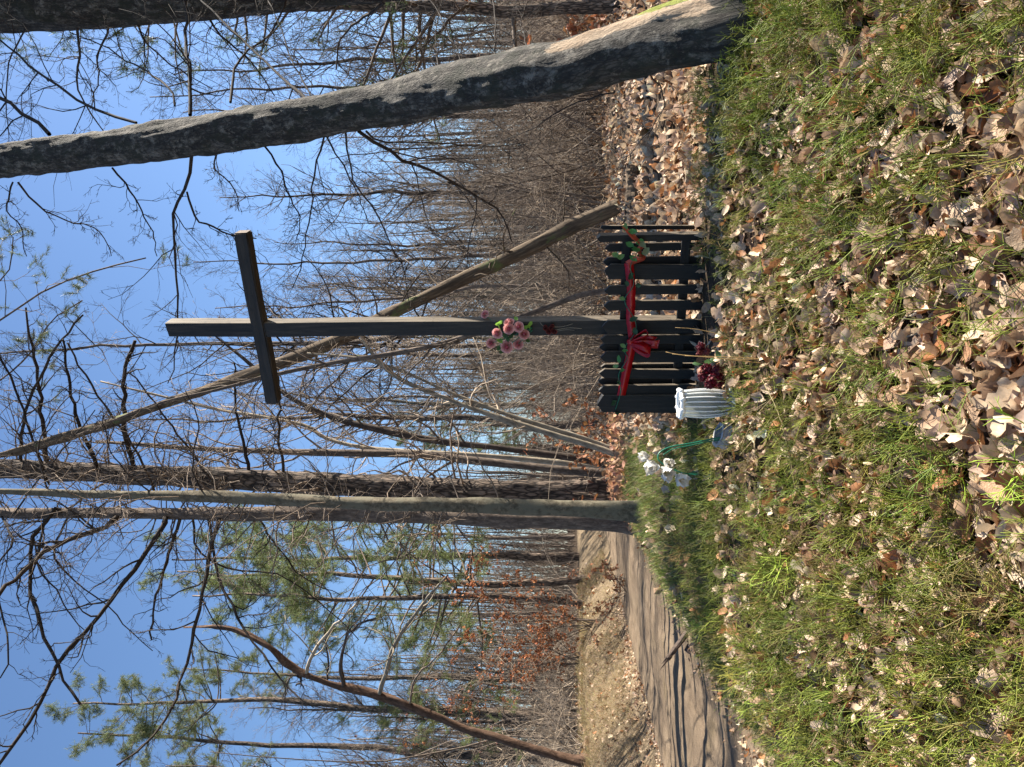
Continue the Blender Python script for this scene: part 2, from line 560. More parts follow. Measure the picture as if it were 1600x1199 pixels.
class Geo:
    def __init__(s):
        s.V, s.Q, s.T, s.B, s.C = [], [], [], [], []
        s.n = 0

    def add(s, V, Q=None, T=None, bk=None, col=None):
        V = np.asarray(V, float).reshape(-1, 3)
        k = len(V)
        s.V.append(V)
        s.B.append(V if bk is None else np.asarray(bk, float).reshape(-1, 3))
        if col is None: col = (1, 1, 1)
        col = np.asarray(col, float)
        s.C.append(np.broadcast_to(col, (k, 3)) if col.ndim == 1 else col.reshape(-1, 3))
        if Q is not None and len(Q): s.Q.append(np.asarray(Q, int).reshape(-1, 4) + s.n)
        if T is not None and len(T): s.T.append(np.asarray(T, int).reshape(-1, 3) + s.n)
        s.n += k
        return s

    def tubes(s, paths, rads, sides=4, col=None, caps=True, rough=0.0):
        """paths (N,K,3), rads (N,K): one tapered tube per path"""
        paths = np.asarray(paths, float)
        rads = np.asarray(rads, float)
        if len(paths) == 0: return s
        Np, K, _ = paths.shape
        t = np.gradient(paths, axis=1)
        t /= np.linalg.norm(t, axis=2, keepdims=True) + 1e-12
        mean = paths[:, -1] - paths[:, 0]
        ref = np.zeros((Np, 3))
        ref[np.arange(Np), np.argmin(np.abs(mean), axis=1)] = 1
        nrm = np.cross(t, ref[:, None, :])
        nrm /= np.linalg.norm(nrm, axis=2, keepdims=True) + 1e-12
        bi = np.cross(t, nrm)
        th = np.arange(sides) * 2 * math.pi / sides
        ct, st = np.cos(th), np.sin(th)
        rr = rads[:, :, None] * np.ones(sides)
        if rough > 0:
            k = np.arange(K)[None, :, None]
            rr = rr * (1 + rough * (np.sin(3 * th + k * 0.35) * 0.5 + np.sin(2 * th - k * 0.23 + 1.0) * 0.6 + np.sin(5 * th + k * .9) * .25)
                       + rough * 0.4 * rng.normal(0, 1, rr.shape))
        ring = (paths[:, :, None, :] + rr[..., None] * (nrm[:, :, None, :] * ct[:, None] + bi[:, :, None, :] * st[:, None]))
        V = ring.reshape(-1, 3)
        ln = np.concatenate([np.zeros((Np, 1)), np.cumsum(np.linalg.norm(np.diff(paths, axis=1), axis=2), axis=1)], axis=1)
        off = rng.uniform(0, 30, (Np, 1))
        bk = np.stack([rr * ct + off[:, :, None], rr * st + off[:, :, None], np.broadcast_to(ln[:, :, None] + off[:, :, None], rr.shape)], axis=-1).reshape(-1, 3)
        base = (np.arange(Np) * K * sides)[:, None, None]
        kk = (np.arange(K - 1) * sides)[None, :, None]
        a = np.arange(sides)[None, None, :]
        a2 = (np.arange(sides) + 1) % sides
        q = np.stack([base + kk + a, base + kk + a2[None, None, :], base + kk + sides + a2[None, None, :], base + kk + sides + a], axis=-1).reshape(-1, 4)
        T = None
        if caps and sides >= 3:
            T = []
            e = (np.arange(Np) * K * sides + (K - 1) * sides)
            for i in range(1, sides - 1):
                T.append(np.stack([e, e + i, e + i + 1], axis=-1))
            T = np.concatenate(T)
        if col is not None:
            col = np.asarray(col, float)
            if col.ndim == 2: col = np.repeat(col, K * sides, axis=0)
        return s.add(V, q, T, bk, col)

    def scatter(s, tv, tq, tt, pos, rot, sc, col, squash=None):
        """template copied to many places: rot (N,3,3), sc (N,), col (N,3)"""
        tv = np.asarray(tv, float)
        n, k = len(pos), len(tv)
        V = np.einsum('nij,kj->nki', rot, tv) * np.asarray(sc)[:, None, None] + np.asarray(pos)[:, None, :]
        off = (np.arange(n) * k)[:, None, None]
        Q = (np.asarray(tq)[None] + off).reshape(-1, 4) if tq is not None and len(tq) else None
        T = (np.asarray(tt)[None] + off).reshape(-1, 3) if tt is not None and len(tt) else None
        return s.add(V.reshape(-1, 3), Q, T, None, np.repeat(np.asarray(col, float), k, axis=0))

    def arrays(s):
        V = np.concatenate(s.V)
        Q = np.concatenate(s.Q) if s.Q else np.zeros((0, 4), int)
        T = np.concatenate(s.T) if s.T else np.zeros((0, 3), int)
        return V, Q, T

    def mesh(s, name, smooth=True):
        V, Q, T = s.arrays()
        me = bpy.data.meshes.new(name)
        me.vertices.add(len(V))
        me.vertices.foreach_set('co', V.astype(np.float32).ravel())
        nl = len(Q) * 4 + len(T) * 3
        me.loops.add(nl)
        me.loops.foreach_set('vertex_index', np.concatenate([Q.ravel(), T.ravel()]).astype(np.int32))
        me.polygons.add(len(Q) + len(T))
        ls = np.concatenate([np.arange(len(Q)) * 4, len(Q) * 4 + np.arange(len(T)) * 3]).astype(np.int32)
        me.polygons.foreach_set('loop_start', ls)
        me.polygons.foreach_set('use_smooth', np.full(len(ls), smooth, bool))
        me.update(calc_edges=True)
        a = me.attributes.new('bk', 'FLOAT_VECTOR', 'POINT')
        a.data.foreach_set('vector', np.concatenate(s.B).astype(np.float32).ravel())
        c = me.attributes.new('col', 'FLOAT_COLOR', 'POINT')
        cc = np.concatenate(s.C)
        c.data.foreach_set('color', np.concatenate([cc, np.ones((len(cc), 1))], axis=1).astype(np.float32).ravel())
        return me

    def build(s, name, mat, parent=None, smooth=True):
        o = link_mesh(name, s.mesh(name, smooth), mat, parent)
        if name in ('twigs', 'needles', 'crown', 'foliage', 'blades', 'fronds', 'limbs', 'stems', 'stamens', 'splinters'): o['kind'] = 'stuff'
        return o


def spline(pts, K):
    p = np.asarray(pts, float)
    if len(p) == 2:
        t = np.linspace(0, 1, K)[:, None]
        return p[0] * (1 - t) + p[1] * t
    q = np.vstack([2 * p[0] - p[1], p, 2 * p[-1] - p[-2]])
    seg = np.linalg.norm(np.diff(p, axis=0), axis=1)
    cum = np.concatenate([[0], np.cumsum(seg)])
    out = []
    for s_ in np.linspace(0, cum[-1], K):
        i = min(np.searchsorted(cum, s_, side='right') - 1, len(seg) - 1)
        u = (s_ - cum[i]) / (seg[i] + 1e-12)
        a, b, c, d = q[i], q[i + 1], q[i + 2], q[i + 3]
        out.append(0.5 * ((2 * b) + (-a + c) * u + (2 * a - 5 * b + 4 * c - d) * u * u + (-a + 3 * b - 3 * c + d) * u ** 3))
    return np.array(out)


def unit(v):
    return v / (np.linalg.norm(v, axis=-1, keepdims=True) + 1e-12)


def grow(par, prad, n, t0, t1, llo, lhi, ang, K=5, wander=0.25, lift=0.1, rs=0.55, rmin=0.0015, taper=0.35, absolute=False, rg=None):
    """n side shoots on every parent path"""
    rg = rg or rng
    Np, Kp, _ = par.shape
    Mn = Np * n
    pi = np.repeat(np.arange(Np), n)
    t = rg.uniform(t0, t1, Mn)
    f = t * (Kp - 1)
    i = np.minimum(f.astype(int), Kp - 2)
    u = (f - i)[:, None]
    a, b = par[pi, i], par[pi, i + 1]
    pos = a * (1 - u) + b * u
    tan = unit(b - a)
    pr = prad[pi, i] * (1 - u[:, 0]) + prad[pi, i + 1] * u[:, 0]
    rnd = rg.normal(0, 1, (Mn, 3))
    perp = unit(rnd - (rnd * tan).sum(1, keepdims=True) * tan)
    th = np.radians(rg.normal(ang, 12, Mn))[:, None]
    d = unit(np.cos(th) * tan + np.sin(th) * perp)
    L = rg.uniform(llo, lhi, Mn)
    if not absolute:
        pl = np.linalg.norm(np.diff(par, axis=1), axis=2).sum(1)
        L = L * pl[pi] * (1.15 - 0.75 * t)
    step = (L / (K - 1))[:, None]
    pts = [pos]
    bias = rg.normal(0, wander * 0.6, (Mn, 3))
    for k in range(K - 1):
        pts.append(pts[-1] + d * step)
        d = unit(d + rg.normal(0, wander, (Mn, 3)) + bias * 0.4 + np.array((0, 0, lift)))
    r0 = np.maximum(pr * rs, rmin)
    prof = np.linspace(1, taper, K)
    return np.stack(pts, 1), np.maximum(r0[:, None] * prof, rmin * 0.6)


def eul(yaw, pitch, roll):
    """(N,3,3) = Rz(yaw) Rx(pitch) Ry(roll)"""
    cy, sy, cp, sp, cr, sr = np.cos(yaw), np.sin(yaw), np.cos(pitch), np.sin(pitch), np.cos(roll), np.sin(roll)
    z, o = np.zeros_like(cy), np.ones_like(cy)
    Rz = np.stack([np.stack([cy, -sy, z], -1), np.stack([sy, cy, z], -1), np.stack([z, z, o], -1)], -2)
    Rx = np.stack([np.stack([o, z, z], -1), np.stack([z, cp, -sp], -1), np.stack([z, sp, cp], -1)], -2)
    Ry = np.stack([np.stack([cr, z, sr], -1), np.stack([z, o, z], -1), np.stack([-sr, z, cr], -1)], -2)
    return Rz @ Rx @ Ry


def rand_rot(n, tilt=0.5, rg=None):
    rg = rg or rng
    return eul(rg.uniform(0, 6.283, n), rg.normal(0, tilt, n), rg.normal(0, tilt, n))


def jit(c, n, v=0.2, rg=None):
    rg = rg or rng
    return np.clip(np.asarray(c)[None] * np.exp(rg.normal(0, v, (n, 1))) * np.exp(rg.normal(0, v * 0.25, (n, 3))), 0.003, 0.85)


def leaf_template(nseg, kind='oak', curl=0.25, fold=0.3, twist=0.0, wave=0.06, seed=0):
    """leaf along +Y from 0 to 1; three columns of vertices"""
    r = np.random.default_rng(seed)
    t = np.linspace(0, 1, nseg + 1)
    if kind == 'oak':
        w = 0.30 * np.sin(np.pi * np.clip(t * 0.93 + 0.05, 0, 1)) ** 0.8 * (0.55 + 0.6 * t)
        w = w * (1 + 0.34 * np.where(np.arange(nseg + 1) % 2 == 0, 1, -1) * (t > .08) * (t < .97))
        w[0] = 0.012
        w[1] = 0.02
        w[-1] = 0.08
    else:
        w = 0.30 * np.sin(np.pi * t) ** 0.75
        w[0] = w[-1] = 0.008
    V = []
    th = 0
    y = z = 0.0
    ds = 1.0 / nseg
    c1 = curl * r.uniform(.5, 1.5)
    for k in range(nseg + 1):
        wl = w[k] * r.uniform(.85, 1.15)
        wr = w[k] * r.uniform(.85, 1.15)
        tw = twist * (t[k] - .5)
        fl = fold * (1 + 0.6 * math.sin(3 * t[k] + seed))
        for sx, ww in ((-1, wl), (0, 0), (1, wr)):
            x = sx * ww * math.cos(fl)
            h = ww * math.sin(fl) * (1 if ww else 0) + (wave * math.sin(7 * t[k] + sx * 1.7 + seed) if ww else 0)
            V.append((x * math.cos(tw) - h * math.sin(tw), y - h * math.sin(th), z + x * math.sin(tw) + h * math.cos(th)))
        th += c1 * ds * 3 * (1 if k > nseg * 0.3 else .3)
        y += math.cos(th) * ds
        z += math.sin(th) * ds
    V = np.array(V)
    V[:, 1] -= 0.45
    Q = []
    for k in range(nseg):
        a = k * 3
        Q += [(a, a + 1, a + 4, a + 3), (a + 1, a + 2, a + 5, a + 4)]
    return V, np.array(Q)


def box_bm(sx, sy, sz, z0=0.0, bev=0.004, jitter=0.0):
    bm = bmesh.new()
    bmesh.ops.create_cube(bm, size=1)
    for v in bm.verts:
        v.co = Vector((v.co.x * sx, v.co.y * sy, (v.co.z + 0.5) * sz + z0))
    if bev > 0:
        bmesh.ops.bevel(bm, geom=bm.edges[:], offset=bev, segments=2, affect='EDGES', profile=0.6)
    if jitter > 0:
        for v in bm.verts:
            v.co += Vector((random.gauss(0, jitter), random.gauss(0, jitter), random.gauss(0, jitter)))
    return bm


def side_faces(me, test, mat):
    """second, paler material on chosen faces: the sunlit tone is put into their colour"""
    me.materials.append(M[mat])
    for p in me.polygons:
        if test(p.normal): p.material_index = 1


def bm_obj(name, bm, mat, parent=None, smooth=False):
    me = bpy.data.meshes.new(name)
    bmesh.ops.recalc_face_normals(bm, faces=bm.faces[:])
    bm.to_mesh(me)
    bm.free()
    if smooth:
        me.polygons.foreach_set('use_smooth', np.ones(len(me.polygons), bool))
    return link_mesh(name, me, mat, parent)


# ------------------------------------------------------------------ ground and road
def axis(lo, hi, f0, f1, fine, growth=1.13):
    a = list(np.arange(f0, f1, fine))
    s_, x = fine, f1
    while x < hi:
        a.append(x)
        s_ *= growth
        x += s_
    a.append(hi)
    s_, x = fine * growth, f0 - fine
    while x > lo:
        a.insert(0, x)
        s_ *= growth
        x -= s_
    a.insert(0, lo)
    return np.array(a)


def grid_mesh(g, xs, ys, zf):
    X, Y = np.meshgrid(xs, ys)
    Z = zf(X, Y)
    V = np.stack([X, Y, Z], -1).reshape(-1, 3)
    nx, ny = len(xs), len(ys)
    i = (np.arange(ny - 1) * nx)[:, None] + np.arange(nx - 1)[None]
    g.add(V, np.stack([i, i + 1, i + nx + 1, i + nx], -1).reshape(-1, 4))


g = Geo()
grid_mesh(g, axis(-140, 140, -6.5, 5.0, 0.08), axis(-25, 260, 0.4, 11, 0.07), base_z)
V_ = g.V[0]
dr = V_[:, 0] - road_x(V_[:, 1])
sand_w = sstep(-3.4, -2.7, dr) * (1 - sstep(1.3, 1.9, dr))
g.C[0] = np.stack([sand_w, sand_w * 0, sand_w * 0], -1)
ground = g.build('ground', 'forest_floor')
tag(ground, kind='structure')

g = Geo()
ys = np.concatenate([np.arange(-12, 22, 0.10), np.arange(22, 70, 0.6)])
us = np.linspace(-1.75, 1.75, 54)
U, YY = np.meshgrid(us, ys)
XX = road_x(YY) + U
rut = (np.exp(-((np.abs(U) - 0.72) / 0.20) ** 2) * 0.030 + np.exp(-((U - 0.45 - 0.05 * np.sin(YY)) / 0.09) ** 2) * 0.018
       + np.exp(-((U + 0.98 + 0.06 * np.sin(YY * .7)) / 0.07) ** 2) * 0.018)
ZZ = ROAD_Z + 0.02 - rut + 0.010 * wavy(U, YY, 2.0, 3) + 0.0035 * wavy(U * 4, YY * .6, 5.0, 20) + 0.004 * wavy(U * 2, YY * 2, 9.0, 31) - 0.09 * sstep(1.2, 1.7, np.abs(U))
nx, ny = len(us), len(ys)
i = (np.arange(ny - 1) * nx)[:, None] + np.arange(nx - 1)[None]
g.add(np.stack([XX, YY, ZZ], -1).reshape(-1, 3), np.stack([i, i + 1, i + nx + 1, i + nx], -1).reshape(-1, 4))
tag(g.build('dirt_road', 'sandy_road'), kind='structure')


def clear_of_road(x, y, m=1.35):
    return np.abs(x - road_x(y)) > m


# ------------------------------------------------------------------ the trees that stand near
def px_path(pts, K):
    """pts: (px, py, Y) -> resampled world path"""
    return spline([P(*p) for p in pts], K)


def px_rad(pts_w, K):
    """pts_w: widths in pixels at (px,py,Y) -> radii in metres, resampled"""
    r = np.array([w * Y / FPX / 2 for (w, Y) in pts_w])
    return np.interp(np.linspace(0, 1, K), np.linspace(0, 1, len(r)), r)


def ground_base(p, r=0.0):
    return np.array((p[0], p[1], gz(p[0], p[1]) - 0.05))


def trunk_obj(root, path, rad, mat, sides=18, flare=True, fl=1.0, name='trunk', rough=0.05, colfn=None, disp=0.0):
    K = len(path)
    path = path.copy()
    rad = rad.copy()
    if flare:
        d = np.linalg.norm(path - path[0], axis=1)
        rad = rad * (1 + 0.5 * fl * np.exp(-d / (rad[0] * 2.2)))
    g = Geo()
    g.tubes(path[None] - np.array(root.location), rad[None], sides, rough=rough)
    if disp > 0:
        V = g.V[0].reshape(K, sides, 3)
        ctr = (path - np.array(root.location))[:, None, :]
        rad_v = V - ctr
        fk = np.fft.fftfreq(K)[:, None] * K
        fs = np.fft.fftfreq(sides)[None, :] * sides
        nz = rng.normal(0, 1, (K, sides))
        def band(lk, ls):
            f_ = np.fft.ifft2(np.fft.fft2(nz) * np.exp(-(fk / lk) ** 2 - (fs / ls) ** 2)).real
            return f_ / f_.std()
        dd = band(K * .22, sides * .33) * disp + band(K * .05, 4) * disp * 1.6 + np.abs(band(K * .10, sides * .22)) * disp * .9
        th = np.arange(sides)[None, :] * 2 * math.pi / sides
        d0 = np.linalg.norm(path - path[0], axis=1)[:, None]
        if flare:
            dd = dd + rad[0] * .38 * fl * np.exp(-d0 / (rad[0] * 1.6)) * (np.sin(5 * th + 1.0) * .6 + np.sin(3 * th) * .5)
        un = rad_v / np.linalg.norm(rad_v, axis=2, keepdims=True)
        g.V[0] = (V + un * np.minimum(dd, np.linalg.norm(rad_v, axis=2) * .6)[..., None]).reshape(-1, 3)
    if colfn is not None:
        g.C[0] = colfn(g.V[0] + np.array(root.location), path, rad, sides)
    return g.build(name, mat, root)


def bough(root, path, r0, r1, mat='twig_dark', n1=10, l1=(0.12, 0.32), n2=4, n3=0, wander=0.22, lift=0.05, name='branch', ang=48,
          t0=0.12, sides=6, extra=None, rmin=0.0018, hook=0.10):
    """a hand-placed branch with its own side shoots"""
    K = len(path)
    p = path[None].copy()
    p[0, 1:] += rng.normal(0, 0.006, (K - 1, 3)) * (r0 / 0.02 + .5)
    r = np.linspace(r0, r1, K)[None] * (1 + rng.normal(0, .06, (1, K)))
    off = np.array(root.location)
    g = Geo()
    g.tubes(p - off, r, sides)
    if n1:
        a, ra = grow(p, r, n1, t0, 0.98, *l1, ang, 7, wander, lift, 0.5, rmin)
        g.tubes(a - off, ra, 4)
        if n2:
            b, rb = grow(a, ra, n2, 0.15, 0.97, 0.25, 0.6, 45, 5, wander * 1.1, lift, 0.6, rmin)
            g.tubes(b - off, rb, 3)
            if n3:
                c, rc = grow(b, rb, n3, 0.15, 0.97, 0.3, 0.6, 45, 4, wander, lift, 0.7, rmin * .8)
                g.tubes(c - off, rc, 3)
    if extra:
        extra(g, p, r, off)
    return g.build(name, mat, root)


TW = 1.0
# --- the thick leaning trunk on the right
YL = 3.05


def lean_y(px):
    # the trunk leans away from the path as it rises
    return YL + float(np.interp(px, [-800, -450, 0, 560, 900, 1150], [3.6, 3.0, 2.25, 1.30, .48, 0]))


lp = [(a, b, lean_y(a)) for a, b in [(1150, 40), (1080, 50), (1000, 72), (900, 103), (800, 122), (680, 146), (560, 172), (400, 197), (200, 228), (0, 252), (-200, 268), (-450, 275), (-800, 270)]]
lw = [96, 91, 83, 80, 72, 71, 65, 65, 55, 55, 50, 44, 34]
K = 300
path = px_path(lp, K)
b0 = G(1146, 42)
sh = b0[:2] - path[0, :2]
rad = px_rad([(w, p[2]) for w, p in zip(lw, lp)], K)
path = np.vstack([np.array((path[0, 0] + 0.015, path[0, 1], gz(path[0, 0], path[0, 1]) - 0.15)), path])
rad = np.concatenate([[rad[0] * 1.05], rad])
leaning = thing('leaning_tree', 'thick lichen-grey trunk leaning across the path side with moss and bare tan patches', 'tree', (path[0, 0], path[0, 1], gz(path[0, 0], path[0, 1])))


def lean_cols(V, path, rad, sides):
    Kp = len(path)
    ax = np.repeat(path, sides, axis=0)
    rel = unit(V - ax)
    h = V[:, 2]
    c = np.zeros((len(V), 3))
    # tan stripped bark: a streak along the camera side, between about knee height and the lip of the ground
    ctr = 0.42 + 0.10 * np.sin(h * 7)
    s = np.exp(-(((rel[:, 0]) - ctr) / 0.33) ** 2) * (rel[:, 1] < 0.1)
    zone = sstep(0.66, 0.80, h) * (1 - sstep(1.32, 1.50, h))
    c[:, 0] = s * zone * 0.95
    c[:, 1] = (sstep(0.45, 0.9, rel[:, 0] + 0.25 * rel[:, 2])) * (1 - sstep(0.9, 1.12, h)) * 1.0
    return c


trunk_obj(leaning, path, rad, 'bark_leaning', 56, rough=0.012, colfn=lean_cols, disp=.0032, fl=.35)

LB = [  # branches of the leaning tree: (px,py,dY) list, width px at foot and tip
    ([(77, 210, .2), (40, 180, .3), (0, 154, .4), (-80, 110, .6), (-200, 60, .9)], 7, 4),
    ([(213, 192, .2), (140, 168, .4), (94, 136, .5), (40, 96, .7), (0, 63, .9), (-100, -20, 1.2)], 5, 3),
    ([(273, 165, .25), (266, 140, .35), (245, 122, .5), (196, 94, .7), (150, 66, .9), (110, 50, 1.0)], 4, 2),
    ([(297, 180, .2), (294, 87, .6), (290, 18, .9), (288, -60, 1.2)], 7, 4),
    ([(300, 235, .15), (294, 290, .3), (276, 322, .45), (271, 350, .5), (276, 416, .6), (280, 484, .7), (272, 560, .8), (262, 600, .9)], 6, 2),
    ([(292, 300, .2), (310, 345, .3), (335, 355, .4), (360, 367, .6), (400, 372, .7)], 4, 2),
    ([(175, 262, .1), (200, 294, .2), (224, 336, .4), (238, 360, .5), (246, 400, .7)], 3.5, 1.5),
    ([(28, 285, .1), (49, 311, .2), (91, 340, .3), (154, 360, .5), (175, 400, .6)], 3.5, 1.5),
    ([(20, 285, .1), (10, 330, .3), (30, 350, .4), (40, 400, .5)], 3, 1.5),
    ([(413, 228, .1), (441, 270, .2), (451, 308, .3), (469, 340, .5), (462, 380, .7)], 3.5, 1.5),
    ([(507, 212, .1), (490, 280, .3), (486, 336, .5), (469, 416, .8), (455, 450, .9)], 3.5, 1.8),
    ([(511, 215, .1), (539, 266, .3), (560, 304, .5), (575, 350, .7)], 3, 1.5),
    ([(346, 225, .1), (336, 262, .2), (367, 294, .4), (372, 330, .6)], 3, 1.5),
    ([(560, 205, .05), (597, 228, .2), (635, 252, .4), (688, 273, .6), (737, 304, .9), (779, 329, 1.1), (800, 378, 1.4)], 6, 3),
    ([(572, 205, .05), (597, 222, .15), (670, 224, .3), (740, 229, .5), (817, 224, .6)], 3.5, 1.5),
    ([(540, 205, .05), (555, 290, .3), (590, 332, .5), (611, 385, .7), (628, 416, .9), (640, 470, 1.1)], 3.5, 1.5),
    ([(700, 285, .65), (744, 311, .8), (733, 378, 1.0), (730, 416, 1.2)], 3, 1.5),
    ([(486, 165, .1), (434, 115, .4), (367, 52, .8), (329, 14, 1.0), (280, -40, 1.4)], 5, 3),
    ([(360, 160, .1), (364, 122, .3), (381, 84, .5), (416, 60, .7), (444, 10, 1.0), (460, -50, 1.2)], 4.5, 3),
    ([(486, 150, .2), (455, 94, .5), (441, 52, .7), (420, 0, .9)], 3, 2),
    ([(774, 100, .1), (773, 50, .3), (772, 7, .5), (770, -40, .7)], 3.5, 2.5),
    ([(690, 130, .05), (680, 60, .5), (690, 0, .8)], 2.5, 1.5),
    ([(730, 120, .05), (700, 50, .4), (680, 10, .6), (640, -50, .9)], 2.5, 1.5),
    ([(835, 100, .05), (815, 40, .4), (830, -20, .6)], 2.5, 1.5),
    ([(960, 145, .0), (900, 160, .2), (850, 190, .4), (800, 215, .6), (740, 232, .8)], 2.5, 1.2),
    ([(1010, 108, .05), (1040, 160, .3), (1000, 220, .6), (960, 270, .9)], 2.5, 1.2),
]
for pts, w0, w1 in LB:
    yb_ = lean_y(pts[0][0]) + .05
    pp = px_path([(a, b, yb_ + c) for a, b, c in pts], 14)
    bough(leaning, pp, w0 * yb_ / FPX / 2, w1 * yb_ / FPX / 2, 'twig_dark', n1=13, l1=(0.16, 0.45), n2=4, n3=3)

# --- the dark trunk cut by the right border
YR = 6.0
rp = [(1150, -100, YR), (850, -60, YR), (520, -37, YR), (300, -10, YR), (150, 0, YR), (0, 4, YR), (-250, 10, YR), (-700, 0, YR)]
pth = px_path(rp, 200)
pth = np.vstack([ground_base(pth[0]), pth[1:]])
rdark = thing('dark_tree', 'dark thick trunk beyond the leaning one with long bare boughs reaching left', 'tree', tuple(ground_base(pth[0]) + np.array((0, 0, .05))))
trunk_obj(rdark, pth, px_rad([(w, YR) for w in (92, 88, 86, 86, 88, 90, 80, 60)], 200), 'bark_leaning', 44, rough=.015, disp=.004, colfn=lambda V, *_: np.zeros((len(V), 3)))
for pts, w0, w1 in [
    ([(170, 38, 0), (165, 60, .1), (150, 90, .2), (156, 120, .5), (140, 170, .8)], 4, 1.5),
    ([(213, 28, 0), (224, 60, .1), (266, 101, .3), (290, 115, .4), (330, 140, .6)], 3.5, 1.5),
    ([(120, 40, 0), (125, 90, .2), (120, 130, .4), (150, 190, .8), (200, 240, 1.2)], 4.5, 1.5),
    ([(40, 45, 0), (15, 90, .3), (10, 150, .5), (15, 230, 1.0)], 3, 1.2),
    ([(600, 5, 0), (555, 35, .3), (530, 70, .5), (525, 110, .8)], 5, 2.5),
    ([(320, 20, 0), (350, 60, .3), (390, 95, .6), (430, 150, .9)], 4, 2),
]:
    pp = px_path([(a, b, YR + c) for a, b, c in pts], 12)
    bough(rdark, pp, w0 * YR / FPX / 2, w1 * YR / FPX / 2, 'twig_dark', n1=13, l1=(0.16, 0.42), n2=5, n3=3)

# --- pine with thick trunk, left cluster
def needles_extra(n_tuft=60, length=0.07, per=22, tone=(0.075, 0.10, 0.04), width=0.0022):
    def f(g, p, r, off):
        a, ra = grow(p, r, 10, 0.3, 1.0, 0.12, 0.35, 45, 5, 0.25, 0.15, 0.5, 0.003)
        b, rb = grow(a, ra, 4, 0.3, 1.0, 0.3, 0.6, 40, 4, 0.2, 0.2, 0.6, 0.002)
        g.tubes(a - off, ra, 3)
        g.tubes(b - off, rb, 3)
        f.tips = np.concatenate([b[:, -1], b[:, -2], a[:, -1]])
        f.dirs = unit(np.concatenate([b[:, -1] - b[:, -2], b[:, -1] - b[:, -2], a[:, -1] - a[:, -2]]))
        f.par = (length, per, tone, width)
    return f


def needle_tufts(g, tips, dirs, length, per, tone, width, off=np.zeros(3), spread=0.75, back=1.1):
    n = len(tips)
    base = np.repeat(tips, per, axis=0)
    d = np.repeat(dirs, per, axis=0)
    dd = unit(d * 0.9 + rng.normal(0, spread, (n * per, 3)))
    base = base - d * rng.uniform(0, length * back, (n * per, 1))
    side = unit(np.cross(dd, rng.normal(0, 1, (n * per, 3)))) * width
    L = length * rng.uniform(0.7, 1.15, (n * per, 1))
    V = np.stack([base - side, base + side, base + dd * L], 1).reshape(-1, 3) - off
    T = np.arange(n * per * 3).reshape(-1, 3)
    col = np.repeat(np.repeat(jit(tone, n, 0.22), per, axis=0), 3, axis=0)
    g.add(V, None, T, None, col)


def tree_from_px(name, label, Yb, pts, widths, mat, Kt=60, sides=16, flare=True, group=None, rough=0.05, disp=.002):
    pth = px_path([(a, b, Yb + (c[0] if c else 0)) for a, b, *c in pts], Kt)
    wid = [(w, Yb) for w in widths]
    rd = px_rad(wid, Kt)
    gb = ground_base(pth[0])
    if gb[2] < pth[0, 2] + 0.3:
        pth[0] = gb
    root = thing(name, label, 'tree', (pth[0, 0], pth[0, 1], pth[0, 2] + .05), group=group)
    trunk_obj(root, pth, rd, mat, sides, flare, rough=rough * .4, disp=disp)
    return root, pth, rd


Y1, Y2, Y3 = 9.2, 6.3, 8.6
pine, pth1, rd1 = tree_from_px('pine_tree', 'stout rough-barked pine at the back of the trio by the road', Y1,
                               [(972, 769), (900, 769), (700, 766), (600, 762), (400, 750), (200, 740), (0, 733), (-250, 725), (-700, 715)],
                               [36, 35, 34, 34, 31, 33, 38, 32, 22], 'bark_pine', 220, 36, rough=0.04, disp=.006)
grey, pth2, rd2 = tree_from_px('grey_tree', 'slim smooth grey trunk standing foremost of the trio by the road', Y2,
                               [(1016, 798), (900, 795), (700, 790), (600, 788), (400, 779), (200, 774), (0, 768), (-250, 760), (-700, 750)],
                               [26, 22, 18, 17, 13, 9, 7, 5, 3], 'bark_grey', 140, 20, rough=0.03, disp=.0025)
third, pth3, rd3 = tree_from_px('brown_tree', 'brown trunk with a sunlit edge, nearest the road in the trio', Y3,
                                [(985, 814), (900, 813), (700, 808), (600, 806), (400, 804), (200, 803), (0, 802), (-250, 800), (-700, 796)],
                                [26, 24, 20, 19, 18, 15, 13, 11, 7], 'bark_brown', 140, 20, disp=.004)

